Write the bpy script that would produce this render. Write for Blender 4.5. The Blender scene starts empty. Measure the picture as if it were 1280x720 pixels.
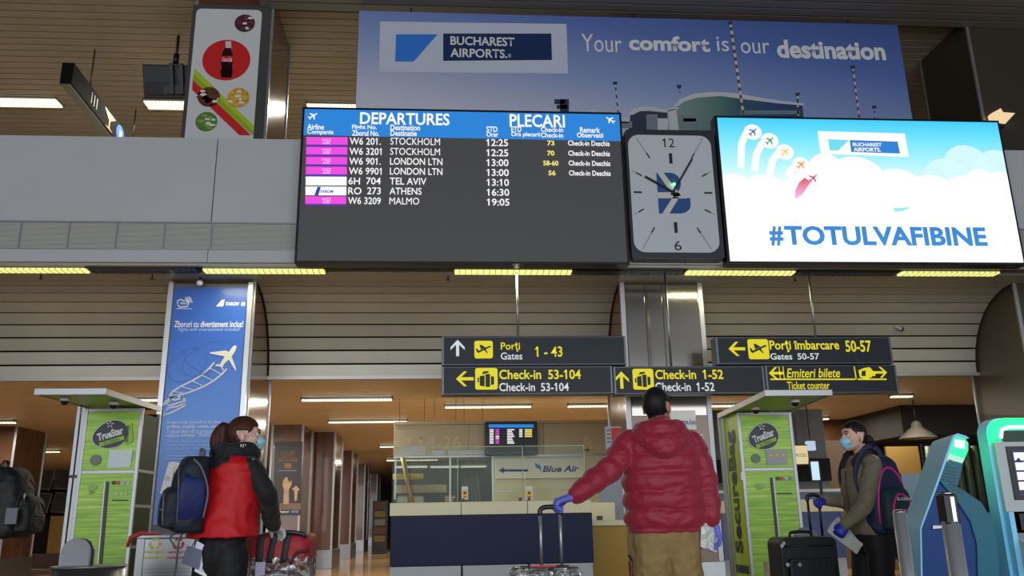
import bpy, bmesh, math, random
import numpy as np
from mathutils import Vector, Matrix, noise
random.seed(7)
PI = math.pi
# ------------------------------------------------------------------ camera
ZC = 1.0
FPX, PITCH, ROLL, YAW = 1050.0, math.radians(15.5), math.radians(-1.05), math.radians(4.4)
_f = Vector((math.sin(YAW)*math.cos(PITCH), math.cos(YAW)*math.cos(PITCH), math.sin(PITCH)))
_r0 = Vector((math.cos(YAW), -math.sin(YAW), 0)); _u0 = _r0.cross(_f)
_r = math.cos(ROLL)*_r0 + math.sin(ROLL)*_u0; _u = -math.sin(ROLL)*_r0 + math.cos(ROLL)*_u0
cam = bpy.data.cameras.new('camera'); camo = bpy.data.objects.new('camera', cam)
bpy.context.scene.collection.objects.link(camo)
camo.matrix_world = Matrix(((_r.x,_u.x,-_f.x,0),(_r.y,_u.y,-_f.y,0),(_r.z,_u.z,-_f.z,ZC),(0,0,0,1)))
cam.sensor_width = 36; cam.lens = 36*FPX/1280; cam.clip_end = 300
bpy.context.scene.camera = camo
# ------------------------------------------------------------------ world, big lights, exposure
W = bpy.data.worlds.new('world'); bpy.context.scene.world = W; W.use_nodes = True
W.node_tree.nodes['Background'].inputs[0].default_value = (.62,.68,.8,1)
W.node_tree.nodes['Background'].inputs[1].default_value = .4
S = bpy.context.scene
S.view_settings.view_transform = 'Standard'; S.view_settings.look = 'None'
S.view_settings.gamma = 1; S.view_settings.use_curve_mapping = False
S.view_settings.exposure = 0.0
COL = S.collection
def area(name, loc, size, power, color, rot=(0,0,0)):
    l = bpy.data.lights.new(name, 'AREA'); l.shape = 'RECTANGLE'; l.size, l.size_y = size
    l.energy = power; l.color = color
    o = bpy.data.objects.new(name, l); o.location = loc; o.rotation_euler = rot; COL.objects.link(o); return o
# daylight through the tall glazed front behind the photographer
area('daylight_glazing', (0,-9,3.4), (26,5.5), 1700, (.9,.95,1), (math.radians(90),0,0))

# ------------------------------------------------------------------ helpers
def ray(px, py): return _r*(px-640) - _u*(py-360) + _f*FPX
def at(px, py, Y):
    d = ray(px,py); return Vector((0,0,ZC)) + d*(Y/d.y)
def atz(px, py, Z):
    d = ray(px,py); return Vector((0,0,ZC)) + d*((Z-ZC)/d.z)
def srgb(h):
    if isinstance(h, str): c = [int(h[i:i+2],16)/255 for i in (0,2,4)]
    else: c = [v/255 for v in h]
    return tuple(((v+.055)/1.055)**2.4 if v > .04045 else v/12.92 for v in c)
_m = {}
def mat(name, col, rough=.5, metal=0, emit=0, var=0, scale=8, bump=0, stretch=(1,1,1), spec=.5, coat=0, trans=0, ior=1.45, sheen=0):
    if name in _m: return _m[name]
    m = bpy.data.materials.new(name); m.use_nodes = True; n = m.node_tree; b = n.nodes['Principled BSDF']
    c = srgb(col); b.inputs['Base Color'].default_value = (*c,1)
    b.inputs['Roughness'].default_value = rough; b.inputs['Metallic'].default_value = metal
    b.inputs['Specular IOR Level'].default_value = spec; b.inputs['Coat Weight'].default_value = coat
    b.inputs['Transmission Weight'].default_value = trans; b.inputs['IOR'].default_value = ior
    b.inputs['Sheen Weight'].default_value = sheen
    if emit:
        b.inputs['Emission Color'].default_value = (*c,1); b.inputs['Emission Strength'].default_value = emit
        b.inputs['Base Color'].default_value = (.02,.02,.02,1)
    if var or bump:
        tc = n.nodes.new('ShaderNodeTexCoord'); mp = n.nodes.new('ShaderNodeMapping')
        mp.inputs['Scale'].default_value = stretch
        nz = n.nodes.new('ShaderNodeTexNoise'); nz.inputs['Scale'].default_value = scale; nz.inputs['Detail'].default_value = 5
        n.links.new(tc.outputs['Object'], mp.inputs[0]); n.links.new(mp.outputs[0], nz.inputs[0])
        if var:
            r = n.nodes.new('ShaderNodeValToRGB')
            r.color_ramp.elements[0].position = .3; r.color_ramp.elements[1].position = .7
            r.color_ramp.elements[0].color = (*[v*(1-var) for v in c],1); r.color_ramp.elements[1].color = (*[min(1,v*(1+var)) for v in c],1)
            n.links.new(nz.outputs[0], r.inputs[0]); n.links.new(r.outputs[0], b.inputs['Base Color'])
        if bump:
            bp = n.nodes.new('ShaderNodeBump'); bp.inputs['Strength'].default_value = bump; bp.inputs['Distance'].default_value = .01
            n.links.new(nz.outputs[0], bp.inputs['Height']); n.links.new(bp.outputs[0], b.inputs['Normal'])
    _m[name] = m; return m
def ramp_mat(name, axis, stops, emit=0, rough=.5):
    """flat print or screen picture: colour runs along one axis of the object's own box"""
    m = bpy.data.materials.new(name); m.use_nodes = True; n = m.node_tree; b = n.nodes['Principled BSDF']
    tc = n.nodes.new('ShaderNodeTexCoord'); sp = n.nodes.new('ShaderNodeSeparateXYZ'); r = n.nodes.new('ShaderNodeValToRGB')
    n.links.new(tc.outputs['Generated'], sp.inputs[0])
    if len(axis) == 1: n.links.new(sp.outputs['XYZ'.index(axis)], r.inputs[0])
    else:
        a = n.nodes.new('ShaderNodeMath'); a.operation = 'MULTIPLY_ADD'; a.inputs[1].default_value = .38
        c = n.nodes.new('ShaderNodeMath'); c.operation = 'MULTIPLY'; c.inputs[1].default_value = .62
        n.links.new(sp.outputs[2], c.inputs[0]); n.links.new(sp.outputs[0], a.inputs[0]); n.links.new(c.outputs[0], a.inputs[2]); n.links.new(a.outputs[0], r.inputs[0])
    while len(r.color_ramp.elements) < len(stops): r.color_ramp.elements.new(.5)
    for e,(p,c) in zip(r.color_ramp.elements, stops): e.position = p; e.color = (*srgb(c),1)
    b.inputs['Roughness'].default_value = rough
    if emit:
        n.links.new(r.outputs[0], b.inputs['Emission Color']); b.inputs['Emission Strength'].default_value = emit
        b.inputs['Base Color'].default_value = (.02,.02,.02,1)
    else: n.links.new(r.outputs[0], b.inputs['Base Color'])
    return m
def clear_mat(name, tint=(255,255,255), gloss=.12, rough=.05, bump=0):
    m = bpy.data.materials.new(name); m.use_nodes = True; n = m.node_tree
    for x in list(n.nodes):
        if x.type != 'OUTPUT_MATERIAL': n.nodes.remove(x)
    out = [x for x in n.nodes if x.type == 'OUTPUT_MATERIAL'][0]
    t = n.nodes.new('ShaderNodeBsdfTransparent'); t.inputs[0].default_value = (*srgb(tint),1)
    g = n.nodes.new('ShaderNodeBsdfGlossy'); g.inputs['Roughness'].default_value = rough; g.inputs[0].default_value = (.9,.9,.9,1)
    mx = n.nodes.new('ShaderNodeMixShader'); mx.inputs[0].default_value = gloss
    n.links.new(t.outputs[0], mx.inputs[1]); n.links.new(g.outputs[0], mx.inputs[2]); n.links.new(mx.outputs[0], out.inputs[0])
    if bump:
        tc = n.nodes.new('ShaderNodeTexCoord'); nz = n.nodes.new('ShaderNodeTexNoise'); nz.inputs['Scale'].default_value = 14
        nz.inputs['Detail'].default_value = 6; nz.inputs['Distortion'].default_value = 2
        bp = n.nodes.new('ShaderNodeBump'); bp.inputs['Strength'].default_value = bump; bp.inputs['Distance'].default_value = .05
        n.links.new(tc.outputs['Object'], nz.inputs[0]); n.links.new(nz.outputs[0], bp.inputs['Height']); n.links.new(bp.outputs[0], g.inputs['Normal'])
        r = n.nodes.new('ShaderNodeValToRGB'); r.color_ramp.elements[0].position = .42; r.color_ramp.elements[1].position = .72
        r.color_ramp.elements[0].color = (gloss*.5,)*3+(1,); r.color_ramp.elements[1].color = (min(1,gloss*2.6),)*3+(1,)
        n.links.new(nz.outputs[0], r.inputs[0]); n.links.new(r.outputs[0], mx.inputs[0])
    return m

class MB:
    def __init__(s): s.v = []; s.f = []; s.sm = []
    def add(s, vs, fs, smooth=False):
        o = len(s.v); s.v += [tuple(v) for v in vs]; s.f += [tuple(i+o for i in f) for f in fs]; s.sm += [smooth]*len(fs); return s
    def box(s, x0,x1,y0,y1,z0,z1, M=None):
        vs = [Vector((x,y,z)) for x in (x0,x1) for y in (y0,y1) for z in (z0,z1)]
        if M: vs = [M @ v for v in vs]
        return s.add(vs, [(0,1,3,2),(4,6,7,5),(0,4,5,1),(2,3,7,6),(0,2,6,4),(1,5,7,3)])
    def tube(s, pts, rad, n=10, flat=None):
        """round or elliptical tube through points; rad a number, or a list of numbers / (ra, rb); flat = direction the rb axis follows"""
        pts = [Vector(p) for p in pts]; k = len(pts)
        if not isinstance(rad, (list,)): rad = [rad]*k
        rings = []; prev = None
        for i,p in enumerate(pts):
            t = (pts[min(i+1,k-1)] - pts[max(i-1,0)]).normalized()
            if flat is not None: b = Vector(flat); b = (b - t*b.dot(t))
            elif prev is None: b = Vector((0,0,1)) if abs(t.z) < .9 else Vector((0,1,0)); b = b - t*b.dot(t)
            else: b = prev - t*prev.dot(t)
            b.normalize(); prev = b; a = t.cross(b)
            ra, rb = rad[i] if isinstance(rad[i], tuple) else (rad[i],rad[i])
            rings.append([p + a*ra*math.cos(q) + b*rb*math.sin(q) for q in [2*PI*j/n for j in range(n)]])
        vs = [v for r in rings for v in r]; fs = []
        for i in range(k-1):
            for j in range(n): fs.append((i*n+j, i*n+(j+1)%n, (i+1)*n+(j+1)%n, (i+1)*n+j))
        s.add(vs, fs, True); o = len(s.v)-len(vs)
        s.f.append(tuple(o+j for j in range(n))[::-1]); s.f.append(tuple(o+(k-1)*n+j for j in range(n))); s.sm += [False,False]
        return s
    def ball(s, c, r, n=14, m=9, M=None):
        if not isinstance(r, tuple): r = (r,r,r)
        vs = []; c = Vector(c)
        for i in range(1,m):
            for j in range(n):
                v = Vector((r[0]*math.sin(PI*i/m)*math.cos(2*PI*j/n), r[1]*math.sin(PI*i/m)*math.sin(2*PI*j/n), r[2]*math.cos(PI*i/m)))
                vs.append(c + (M @ v if M else v))
        t = Vector((0,0,r[2])); vs += [c+(M@t if M else t), c-(M@t if M else t)]
        fs = [(i*n+j,(i+1)*n+j,(i+1)*n+(j+1)%n,i*n+(j+1)%n) for i in range(m-2) for j in range(n)]
        fs += [(len(vs)-2,j,(j+1)%n) for j in range(n)] + [(len(vs)-1,(m-2)*n+(j+1)%n,(m-2)*n+j) for j in range(n)]
        return s.add(vs, fs, True)
    def prism(s, poly, y0, y1, plane='xz'):
        """polygon (list of 2-tuples) pushed from y0 to y1; plane says which axes the polygon uses"""
        n = len(poly)
        def P(a,b,y): return (a,y,b) if plane == 'xz' else ((y,a,b) if plane == 'yz' else (a,b,y))
        ar = sum(poly[i][0]*poly[(i+1)%n][1]-poly[(i+1)%n][0]*poly[i][1] for i in range(n))
        if ar < 0: poly = poly[::-1]
        vs = [P(a,b,y0) for a,b in poly] + [P(a,b,y1) for a,b in poly]
        fs = [tuple(range(n)), tuple(range(n,2*n))[::-1]] + [((i+1)%n,i,i+n,(i+1)%n+n) for i in range(n)]
        return s.add(vs, fs)
    def loft(s, rings, closed=True, smooth=True):
        n = len(rings[0]); vs = [v for r in rings for v in r]; k = len(rings)
        fs = [(i*n+j,i*n+(j+1)%n,(i+1)*n+(j+1)%n,(i+1)*n+j) for i in range(k-1) for j in range(n)]
        s.add(vs, fs, smooth); o = len(s.v)-len(vs)
        if closed: s.f += [tuple(o+j for j in range(n))[::-1], tuple(o+(k-1)*n+j for j in range(n))]; s.sm += [False,False]
        return s
    def build(s, name, m, parent=None, bevel=0, recentre=True):
        me = bpy.data.meshes.new(name); me.from_pydata(s.v, [], s.f); me.materials.append(m)
        me.polygons.foreach_set('use_smooth', s.sm)
        bm = bmesh.new(); bm.from_mesh(me); bmesh.ops.recalc_face_normals(bm, faces=bm.faces)
        if bevel: bmesh.ops.bevel(bm, geom=[e for e in bm.edges if len(e.link_faces)==2 and e.calc_face_angle(0) > .6], offset=bevel, segments=2, affect='EDGES', profile=.6)
        bm.to_mesh(me); bm.free()
        return link(name, me, parent)
WL = {}                                    # world location of every linked object
def link(name, me, parent=None):
    o = bpy.data.objects.new(name, me); COL.objects.link(o)
    n = len(me.vertices); a = np.empty(n*3, 'f'); me.vertices.foreach_get('co', a); a = a.reshape(-1,3)
    lo, hi = a.min(0), a.max(0); c = Vector(((lo[0]+hi[0])/2, (lo[1]+hi[1])/2, lo[2]))
    me.transform(Matrix.Translation(-c))
    WL[o.name] = c
    if parent is not None: o.parent = parent; o.location = c - WL[parent.name]
    else: o.location = c
    return o
def tag(o, label=None, cat=None, group=None, kind=None):
    if label: o['label'] = label
    if cat: o['category'] = cat
    if group: o['group'] = group
    if kind: o['kind'] = kind
    return o
def thing(name, loc, label, cat, group=None):
    o = bpy.data.objects.new(name, None); COL.objects.link(o); o.empty_display_size = .1
    o.location = loc; WL[o.name] = Vector(loc); return tag(o, label, cat, group)
def struct(mb, name, m, parent=None, **k):
    o = mb.build(name, m, parent, **k)
    if parent is None: o['kind'] = 'structure'
    return o
def dup(root, delta, label=None):
    r = root.copy(); COL.objects.link(r); r.location = root.location + Vector(delta); WL[r.name] = WL[root.name]+Vector(delta)
    if label: r['label'] = label
    def kids(a, b):
        for ch in list(a.children):
            c = ch.copy(); COL.objects.link(c); c.parent = b; WL[c.name] = WL[ch.name]+Vector(delta); kids(ch, c)
    kids(root, r); return r
def share(me_obj, name, loc, parent):      # one more piece using the same mesh
    o = bpy.data.objects.new(name, me_obj.data); COL.objects.link(o); o.parent = parent
    o.location = Vector(loc) - WL[parent.name]; WL[o.name] = Vector(loc); return o
BOLD = {}
def _raw(s, bold, shear, spacing):
    cu = bpy.data.curves.new('t', 'FONT'); cu.body = s; cu.size = 1; cu.offset = bold; cu.shear = shear; cu.space_character = spacing
    cu.resolution_u = 3; cu.align_x = 'LEFT'; o = bpy.data.objects.new('t', cu); COL.objects.link(o)
    me = bpy.data.meshes.new_from_object(o.evaluated_get(bpy.context.evaluated_depsgraph_get())); bpy.data.objects.remove(o); bpy.data.curves.remove(cu); return me
def _add_flags(me, s, bold, spacing):      # the built-in face draws 1 as a bare stem: give it its flag
    one = np.array([v.co[:2] for v in _raw('1',bold,0,spacing).vertices]); w = one[:,0].max()-one[:,0].min(); h = one[:,1].max()
    bm = bmesh.new(); bm.from_mesh(me)
    for i,c in enumerate(s):
        if c != '1': continue
        x = max(v.co.x for v in _raw(s[:i+1],bold,0,spacing).vertices)-w
        bm.faces.new([bm.verts.new(p) for p in ((x+w*.5,h,0),(x-.13,h-.14,0),(x-.13,h-.235,0),(x+w*.5,h-.13,0))])
    bm.to_mesh(me); bm.free()
def text_mesh(s, bold=0, shear=0, spacing=1):
    cu = bpy.data.curves.new('t', 'FONT'); cu.body = s; cu.size = 1; cu.offset = bold; cu.shear = shear; cu.space_character = spacing
    cu.resolution_u = 3; cu.extrude = 0; cu.align_x = 'LEFT'
    o = bpy.data.objects.new('t', cu); COL.objects.link(o)
    dg = bpy.context.evaluated_depsgraph_get(); me = bpy.data.meshes.new_from_object(o.evaluated_get(dg))
    bpy.data.objects.remove(o); bpy.data.curves.remove(cu)
    if '1' in s and len(s) < 18: _add_flags(me, s, bold, spacing)
    a = np.array([v.co[:] for v in me.vertices]); lo, hi = a.min(0), a.max(0)
    me.transform(Matrix.Diagonal((1/(hi[0]-lo[0]), 1/(hi[1]-lo[1]), 1, 1)) @ Matrix.Translation((-lo[0],-lo[1],0)))
    me.materials.clear(); return me       # unit box 0..1 in x and y
def textw(s, x0, x1, z0, z1, Y, m, parent, bold=0, shear=0, name='lettering', rot=0, axis='y', spacing=1):
    """lettering fitted in the world box x0..x1, z0..z1 on the plane y=Y (facing -y); axis 'x': on plane x=Y, facing -x, x0..x1 being y"""
    me = text_mesh(s, bold, shear, spacing); me.name = name
    w, h = x1-x0, z1-z0
    M = Matrix(((w,0,0,0),(0,h,0,0),(0,0,1,0),(0,0,0,1)))
    if rot:
        c = Matrix.Translation((w/2,h/2,0)); M = c @ Matrix.Rotation(rot,4,'Z') @ c.inverted() @ M
    if axis == 'y': B = Matrix(((1,0,0,x0),(0,0,1,Y),(0,1,0,z0),(0,0,0,1)))
    else: B = Matrix(((0,0,1,Y),(1,0,0,x0),(0,1,0,z0),(0,0,0,1)))
    me.transform(B @ M); me.materials.append(m); return link(name, me, parent)
def T(s, px0, py0, px1, py1, Y, m, parent, **k):
    """same, box read off the photograph and cast on the plane y=Y"""
    cx, cy = (px0+px1)/2, (py0+py1)/2
    if '  ' in s:                          # two words set apart: a piece of lettering each
        a, b = s.split('  '); b = b.strip(); wx = lambda q: max(v.co.x for v in _raw(q,k.get('bold',0),0,1).vertices)
        tot = wx(s); ea = px0+(px1-px0)*wx(a)/tot; sb = px1-(px1-px0)*wx(b)/tot
        T(a,px0,py0,ea,py1,Y,m,parent,**k); return T(b,sb,py0,px1,py1,Y,m,parent,**k)
    return textw(s, at(px0,cy,Y).x, at(px1,cy,Y).x, at(cx,py1,Y).z, at(cx,py0,Y).z, Y, m, parent, **k)
def PX(pts, Y): return [(at(x,y,Y).x, at(x,y,Y).z) for x,y in pts]
def disc(cx, cz, rx, rz, n=28, a0=0): return [(cx+rx*math.cos(2*PI*i/n+a0), cz+rz*math.sin(2*PI*i/n+a0)) for i in range(n)]
def rrect(x0,x1,z0,z1,r,k=4):
    out = []
    for cx,cz,a in ((x1-r,z1-r,0),(x0+r,z1-r,90),(x0+r,z0+r,180),(x1-r,z0+r,270)):
        out += [(cx+r*math.cos(math.radians(a+90*i/k)), cz+r*math.sin(math.radians(a+90*i/k))) for i in range(k+1)]
    return out
def band(pts, w, closed=False):
    """list of quads following a polyline with width w, as one outline polygon"""
    L, R = [], []
    for i,p in enumerate(pts):
        a = pts[max(i-1,0)]; b = pts[min(i+1,len(pts)-1)]; dx, dy = b[0]-a[0], b[1]-a[1]; l = math.hypot(dx,dy) or 1
        L.append((p[0]-dy/l*w/2, p[1]+dx/l*w/2)); R.append((p[0]+dy/l*w/2, p[1]-dx/l*w/2))
    return L+R[::-1]
def flatp(poly, Y, name, m, parent, th=.002):
    return MB().prism(poly, Y-th, Y).build(name, m, parent)
def plane_icon(cx, cz, s, a=0):
    """outline of an airliner seen from above, nose to +x before turning by a"""
    p = [(1,0),(.85,.1),(.35,.12),(-.05,.75),(-.25,.75),(-.02,.12),(-.5,.1),(-.75,.36),(-.9,.36),(-.75,0)]
    p = p + [(x,-y) for x,y in p[::-1][1:-1]]
    c, d = math.cos(a), math.sin(a)
    return [(cx+s*(x*c-y*d), cz+s*(x*d+y*c)) for x,y in p]
# ------------------------------------------------------------------ materials
steel = mat('brushed_steel', (150,152,154), .32, .9, var=.1, scale=6, stretch=(1,1,.1))
alu = mat('aluminium', (165,167,170), .4, .75)
chrome = mat('chrome', (190,190,195), .12, 1)
dark = mat('black_plastic', (22,23,26), .35)
dmetal = mat('dark_metal', (52,54,58), .4, .4)
white = mat('white_print', (225,228,230), .5)
M_panel = mat('grey_panel', (192,195,199), .55, var=.03, scale=1.5)
M_slat = mat('aluminium_slat', (166,164,156), .42, .35, var=.05, scale=2)
M_tan = mat('tan_slat', (158,146,128), .45, .1, var=.1, scale=1.2, stretch=(.4,3,1))
M_low = mat('warm_slat', (196,180,152), .4, .1, var=.08, scale=1.5, stretch=(.3,4,1))
M_void = mat('dark_void', (14,13,12), .8)
M_brown = mat('brown_laminate', (92,62,44), .18, .1, var=.14, scale=2.5, stretch=(3,3,.5), coat=.3)
M_bronze = mat('bronze_panel', (96,84,74), .22, .55, var=.08, scale=2)
M_floor = mat('polished_stone', (178,142,98), .14, var=.16, scale=1.6, coat=.3)
tube_y = mat('tube_yellow', (238,242,140), emit=1.25)
tube_w = mat('tube_warm', (255,240,205), emit=1.9)
def glow(m, k):
    b = m.node_tree.nodes['Principled BSDF']; b.inputs['Emission Color'].default_value = b.inputs['Base Color'].default_value; b.inputs['Emission Strength'].default_value = k; return m
red_ = mat('red_print', (200,30,34), .5)
scr_w = mat('screen_white', (255,255,255), emit=.95)
# ================================================================== SETTING
struct(MB().box(-26,26,-9,50,-.1,0), 'floor', M_floor)
XR = (-14, 14)
# upper ceiling, slat by slat
ceil = struct(MB().box(-16,16,-9,19,9.06,9.2), 'ceiling', M_void)
s0 = None
for i in range(44):
    y = 9.9 + i*.2
    if s0 is None: s0 = MB().box(-15,15,y,y+.174,9.0,9.03).build('ceiling_slat', M_tan, ceil, bevel=.006)
    else: share(s0, 'ceiling_slat', (WL[s0.name].x, y+.087, 9.0), ceil)
# dark bulkhead along the column line
struct(MB().box(-2.95,16,10.2,11.86,8.86,9.0), 'ceiling', mat('bulkhead',(128,124,118),.5,.3))
b0 = None
for i in range(8):
    y = 10.22+i*.2
    MB().box(-2.95,15,y,y+.165,8.825,8.85).build('bulkhead_slat', _m['bulkhead'], bpy.data.objects['ceiling.001'])
# gallery front (fascia)
fas = struct(MB().box(-16,16,11.03,11.3,4.42,6.2), 'wall_front', M_void)
seams = [-16,-12.98,-9.73,-6.48,-3.23,.02,3.27,6.52,9.77,13.02,16]
for a,b in zip(seams, seams[1:]):
    MB().box(a+.006,b-.006,11,11.03,4.98,6.22).build('fascia_panel', M_panel, fas, bevel=.004)
    MB().box(a+.004,b-.004,10.97,11.05,4.4,4.57).build('lower_rail', M_panel, fas, bevel=.004)
MB().box(-16,16,10.985,11.03,4.955,4.975).build('grille_rail', alu, fas)
MB().box(-16,16,10.985,11.03,4.575,4.59).build('grille_rail', alu, fas)
gr = MB()
for i in range(28): gr.box(-16,-2,11.0,11.012,4.597+i*.0132,4.604+i*.0132)
g = gr.build('grille', mat('mesh_metal',(205,206,200),.5,.1), fas); g['kind'] = 'stuff'
for i in range(20):
    x = -15+i*.62; MB().box(x,x+.018,10.985,11.02,4.59,4.955).build('grille_post', alu, fas)
MB().box(-15.9,15.9,11.013,11.028,4.59,4.96).build('grille_back', mat('grille_back',(160,160,154),.6), fas)
# gallery floor slab and soffit
struct(MB().box(-16,16,11.3,12.0,4.44,4.5), 'ceiling', M_void)
sof = bpy.data.objects['ceiling.002']
for a,b in ((11.03,11.11),(11.34,11.46),(11.47,11.62),(11.63,11.8)):
    MB().box(-16,16,a,b,4.37,4.44).build('soffit_slat', M_slat, sof, bevel=.005)
struct(MB().box(-16,16,11.3,19,5.9,6.0), 'floor', mat('gallery_floor',(170,160,140),.4))
# curved cove, nine slats per bay
cove = struct(MB().box(-16,16,13.16,13.22,3.2,4.5), 'wall_cove', M_void)
def cove_slat(x0,x1,a):
    a0,a1 = math.radians(a+.35), math.radians(a+9.0); mb = MB()
    def p(t,r): return (11.8+r*math.sin(t), 3.17+r*math.cos(t))
    P4 = [p(a0,1.2),p(a1,1.2),p(a1,1.22),p(a0,1.22)]
    return mb.prism(P4, x0, x1, 'yz')
COLX = (-9.9,-3.37,3.125,9.2)
bays = ((-15,-10.5),(-9.3,-3.98),(-2.76,2.5),(3.74,8.58),(9.82,15))
for x0,x1 in bays:
    for k in range(9): cove_slat(x0,x1,k*10).build('cove_slat', M_slat, cove)
# low hall ceiling
low = struct(MB().box(-26,26,13,50,3.2,3.3), 'ceiling', M_void)
struct(MB().box(-16,16,12.98,13.04,3.15,3.2), 'trim_1', alu)
sl = MB()
for i in range(184): sl.box(-26,26,13.02+i*.2,13.02+i*.2+.188,3.17,3.19)
o = sl.build('ceiling_slats', M_low, low); o['kind'] = 'stuff'
struct(MB().box(-26,26,49,49.2,0,3.2), 'wall_back', mat('far_wall',(48,40,32),.6))
struct(MB().box(-26.2,-26,9,49,0,3.2), 'wall_left', _m['far_wall'])
struct(MB().box(26,26.2,9,49,0,3.2), 'wall_right', _m['far_wall'])
struct(MB().box(-16,16,18.9,19,3.3,9.1), 'wall_upper', mat('upper_wall',(60,50,40),.6))
# ------------------------------------------------------------------ columns
def column(X0, X1, y0, y1, top, label, front=M_brown, side=M_brown, group='columns in the hall', skirt=.42, trimw=.05):
    t = thing('column', ((X0+X1)/2,(y0+y1)/2,0), label, 'column', group)
    MB().box(X0+.02,X1-.02,y0+.02,y1-.02,skirt,top).build('core', side, t)
    MB().box(X0+trimw,X1-trimw,y0,y0+.025,skirt,top).build('front_panel', front, t)
    for a in (X0,X1-trimw):
        MB().box(a,a+trimw,y0-.012,y0+.03,skirt,top).build('edge_trim', alu, t, bevel=.004)
        MB().box(a,a+trimw,y1-.03,y1+.012,skirt,top).build('edge_trim', alu, t, bevel=.004)
    MB().box(X0-.01,X1+.01,y0-.02,y1+.02,0,skirt).build('skirting', steel, t, bevel=.006)
    return t
cA = column(-3.98,-2.76,11.8,13.2,9.0,'tall bronze column behind the blue flight poster and the food poster')
cB = column(2.5,3.74,11.8,13.2,9.0,'tall mirror-bronze column behind the man in the red jacket', M_bronze, trimw=.07)
for k,(a,b) in enumerate(((2.58,2.86),(2.87,3.12),(3.13,3.66))):
    MB().box(a,b,11.785,11.802,2.4,4.33).build('mirror_panel', mat('mirror_panel',(150,146,140),.12,.85), cB, bevel=.004)
cC = column(8.6,9.82,11.8,13.2,9.0,'tall dark column at the far right beside the white-blue screen', mat('dark_bronze',(76,70,62),.35,.3), _m['dark_bronze'])
column(-10.5,-9.28,11.8,13.2,9.0,'tall column outside the left edge of the view')
# far row
for X0,w,y0,y1,lab in ((-3.97,.72,19.3,20.6,'brown column carrying the dark luxury poster'),
                       (-3.33,.58,20.95,22.4,'brown column right behind the luxury poster column'),
                       (-3.3,.36,26.5,28.0,'narrow brown column, third from the luxury poster'),
                       (-3.5,.36,32.6,34.0,'distant yellowish column, fourth in the row'),
                       (-3.6,.36,39.5,41.0,'farthest slim column of the receding row'),
                       (-9.98,.64,19.1,20.5,'brown column at the left edge behind the black backpack'),
                       (8.5,1.1,19.3,20.7,'brown column behind the woman with the pink-trimmed backpack')):
    column(X0,X0+w,y0,y1,3.17,lab)
# ------------------------------------------------------------------ ceiling lights
def fixture(x0,x1,y0,y1,z,label,group,m,on=True,power=0,blades=None):
    t = thing('ceiling_light', ((x0+x1)/2,(y0+y1)/2,z), label, 'light', group)
    f = MB(); e = .02
    f.box(x0,x1,y0,y0+e,z,z+.05).box(x0,x1,y1-e,y1,z,z+.05).box(x0,x0+e,y0,y1,z,z+.05).box(x1-e,x1,y0,y1,z,z+.05)
    f.build('frame', alu if on else dmetal, t)
    MB().box(x0+e,x1-e,y0+e,y1-e,z-.022,z+.05).build('diffuser', m if on else dmetal, t)
    n = blades or max(6,int((x1-x0)/.08)); l = MB()
    for i in range(1,n): xx = x0+(x1-x0)*i/n; l.box(xx-.004,xx+.004,y0+.01,y1-.01,z-.028,z-.0)
    lo = l.build('louvre', _m['louvre_y'] if on else dmetal, t); lo['kind'] = 'stuff'
    if power:
        a = area('lamp', ((x0+x1)/2,(y0+y1)/2,z-.04), (x1-x0-.1,y1-y0-.06), power, (1,.92,.76) if m is tube_w else (1,.93,.6)); a.parent = t; a.location = a.location - t.location
    return t
mat('louvre_y',(205,200,150),.4)
for x0,x1,on,lab in ((-6.7,-4.85,1,'lit louvred strip light at the left under the grey gallery'),(-4.85,-3.4,0,'unlit louvred strip left of the blue flight poster'),
                 (-3.35,-1.7,1,'lit louvred strip light above the blue flight poster'),(.05,1.72,1,'lit louvred strip light under the departures board'),
                 (1.74,3.3,0,'unlit louvred strip under the square clock'),
                 (3.33,4.93,1,'lit louvred strip light under the left end of the white-blue screen'),(4.95,6.45,0,'unlit louvred strip under the middle of the white-blue screen'),(6.48,7.98,1,'lit louvred strip light under the right end of the white-blue screen')):
    fixture(x0,x1,11.12,11.33,4.36,lab,'strip lights under the gallery',tube_y,on,26 if on else 0)
lows = [(-2.6,-1.0,14.9,'front strip light in the low ceiling, right of the blue poster'),(-2.6,-.9,18.3,'second strip light above the brown columns'),
        (-.1,1.58,16.0,'strip light above the small wall screen'),(2.26,3.4,16.0,'strip light left of the mirror-bronze column'),
        (5.1,5.7,16.15,'short strip light above the right green kiosk'),(10.0,11.65,18.6,'strip light above the blue kiosk'),
        (7.0,8.6,18.55,'strip light right of the right green kiosk'),(-9.9,-8.8,17.8,'strip light at the left edge of the low ceiling'),
        (-5.6,-4.2,14.75,'strip light between the left green kiosk and the blue poster'),(8.2,8.62,15.0,'small downlight strip under the ticket counter sign'),
        (-11.7,-10.98,24.9,'distant strip light over the far left desks'),(-11.2,-10.3,29,'farther strip light over the far left desks'),
        (-2.0,-.6,24.5,'distant strip light beyond the second strip light'),(-2.2,-.4,30,'very distant strip light over the far aisle'),(2,3.4,22,'strip light hidden beyond the booth wall'),(12,13.5,24,'distant strip light at the right')]
for x0,x1,y,lab in lows:
    fixture(x0,x1,y,y+.16,3.115,lab,'strip lights in the low ceiling',tube_w,True,80 if y < 20 else 100)
for x0,x1,lab in ((-9.2,-7.52,'left strip light in the upper ceiling'),(-5.92,-4.3,'strip light in the upper ceiling beside the food poster'),(-2.82,-1.2,'strip light in the upper ceiling left of the banner')):
    fixture(x0,x1,15.1,15.45,8.94,lab,'strip lights in the upper ceiling',tube_w,True,105)
fixture(10.3,11.2,14.6,14.95,8.94,'strip light in the upper ceiling behind the dark right column','strip lights in the upper ceiling',tube_w,True,20)
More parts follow.
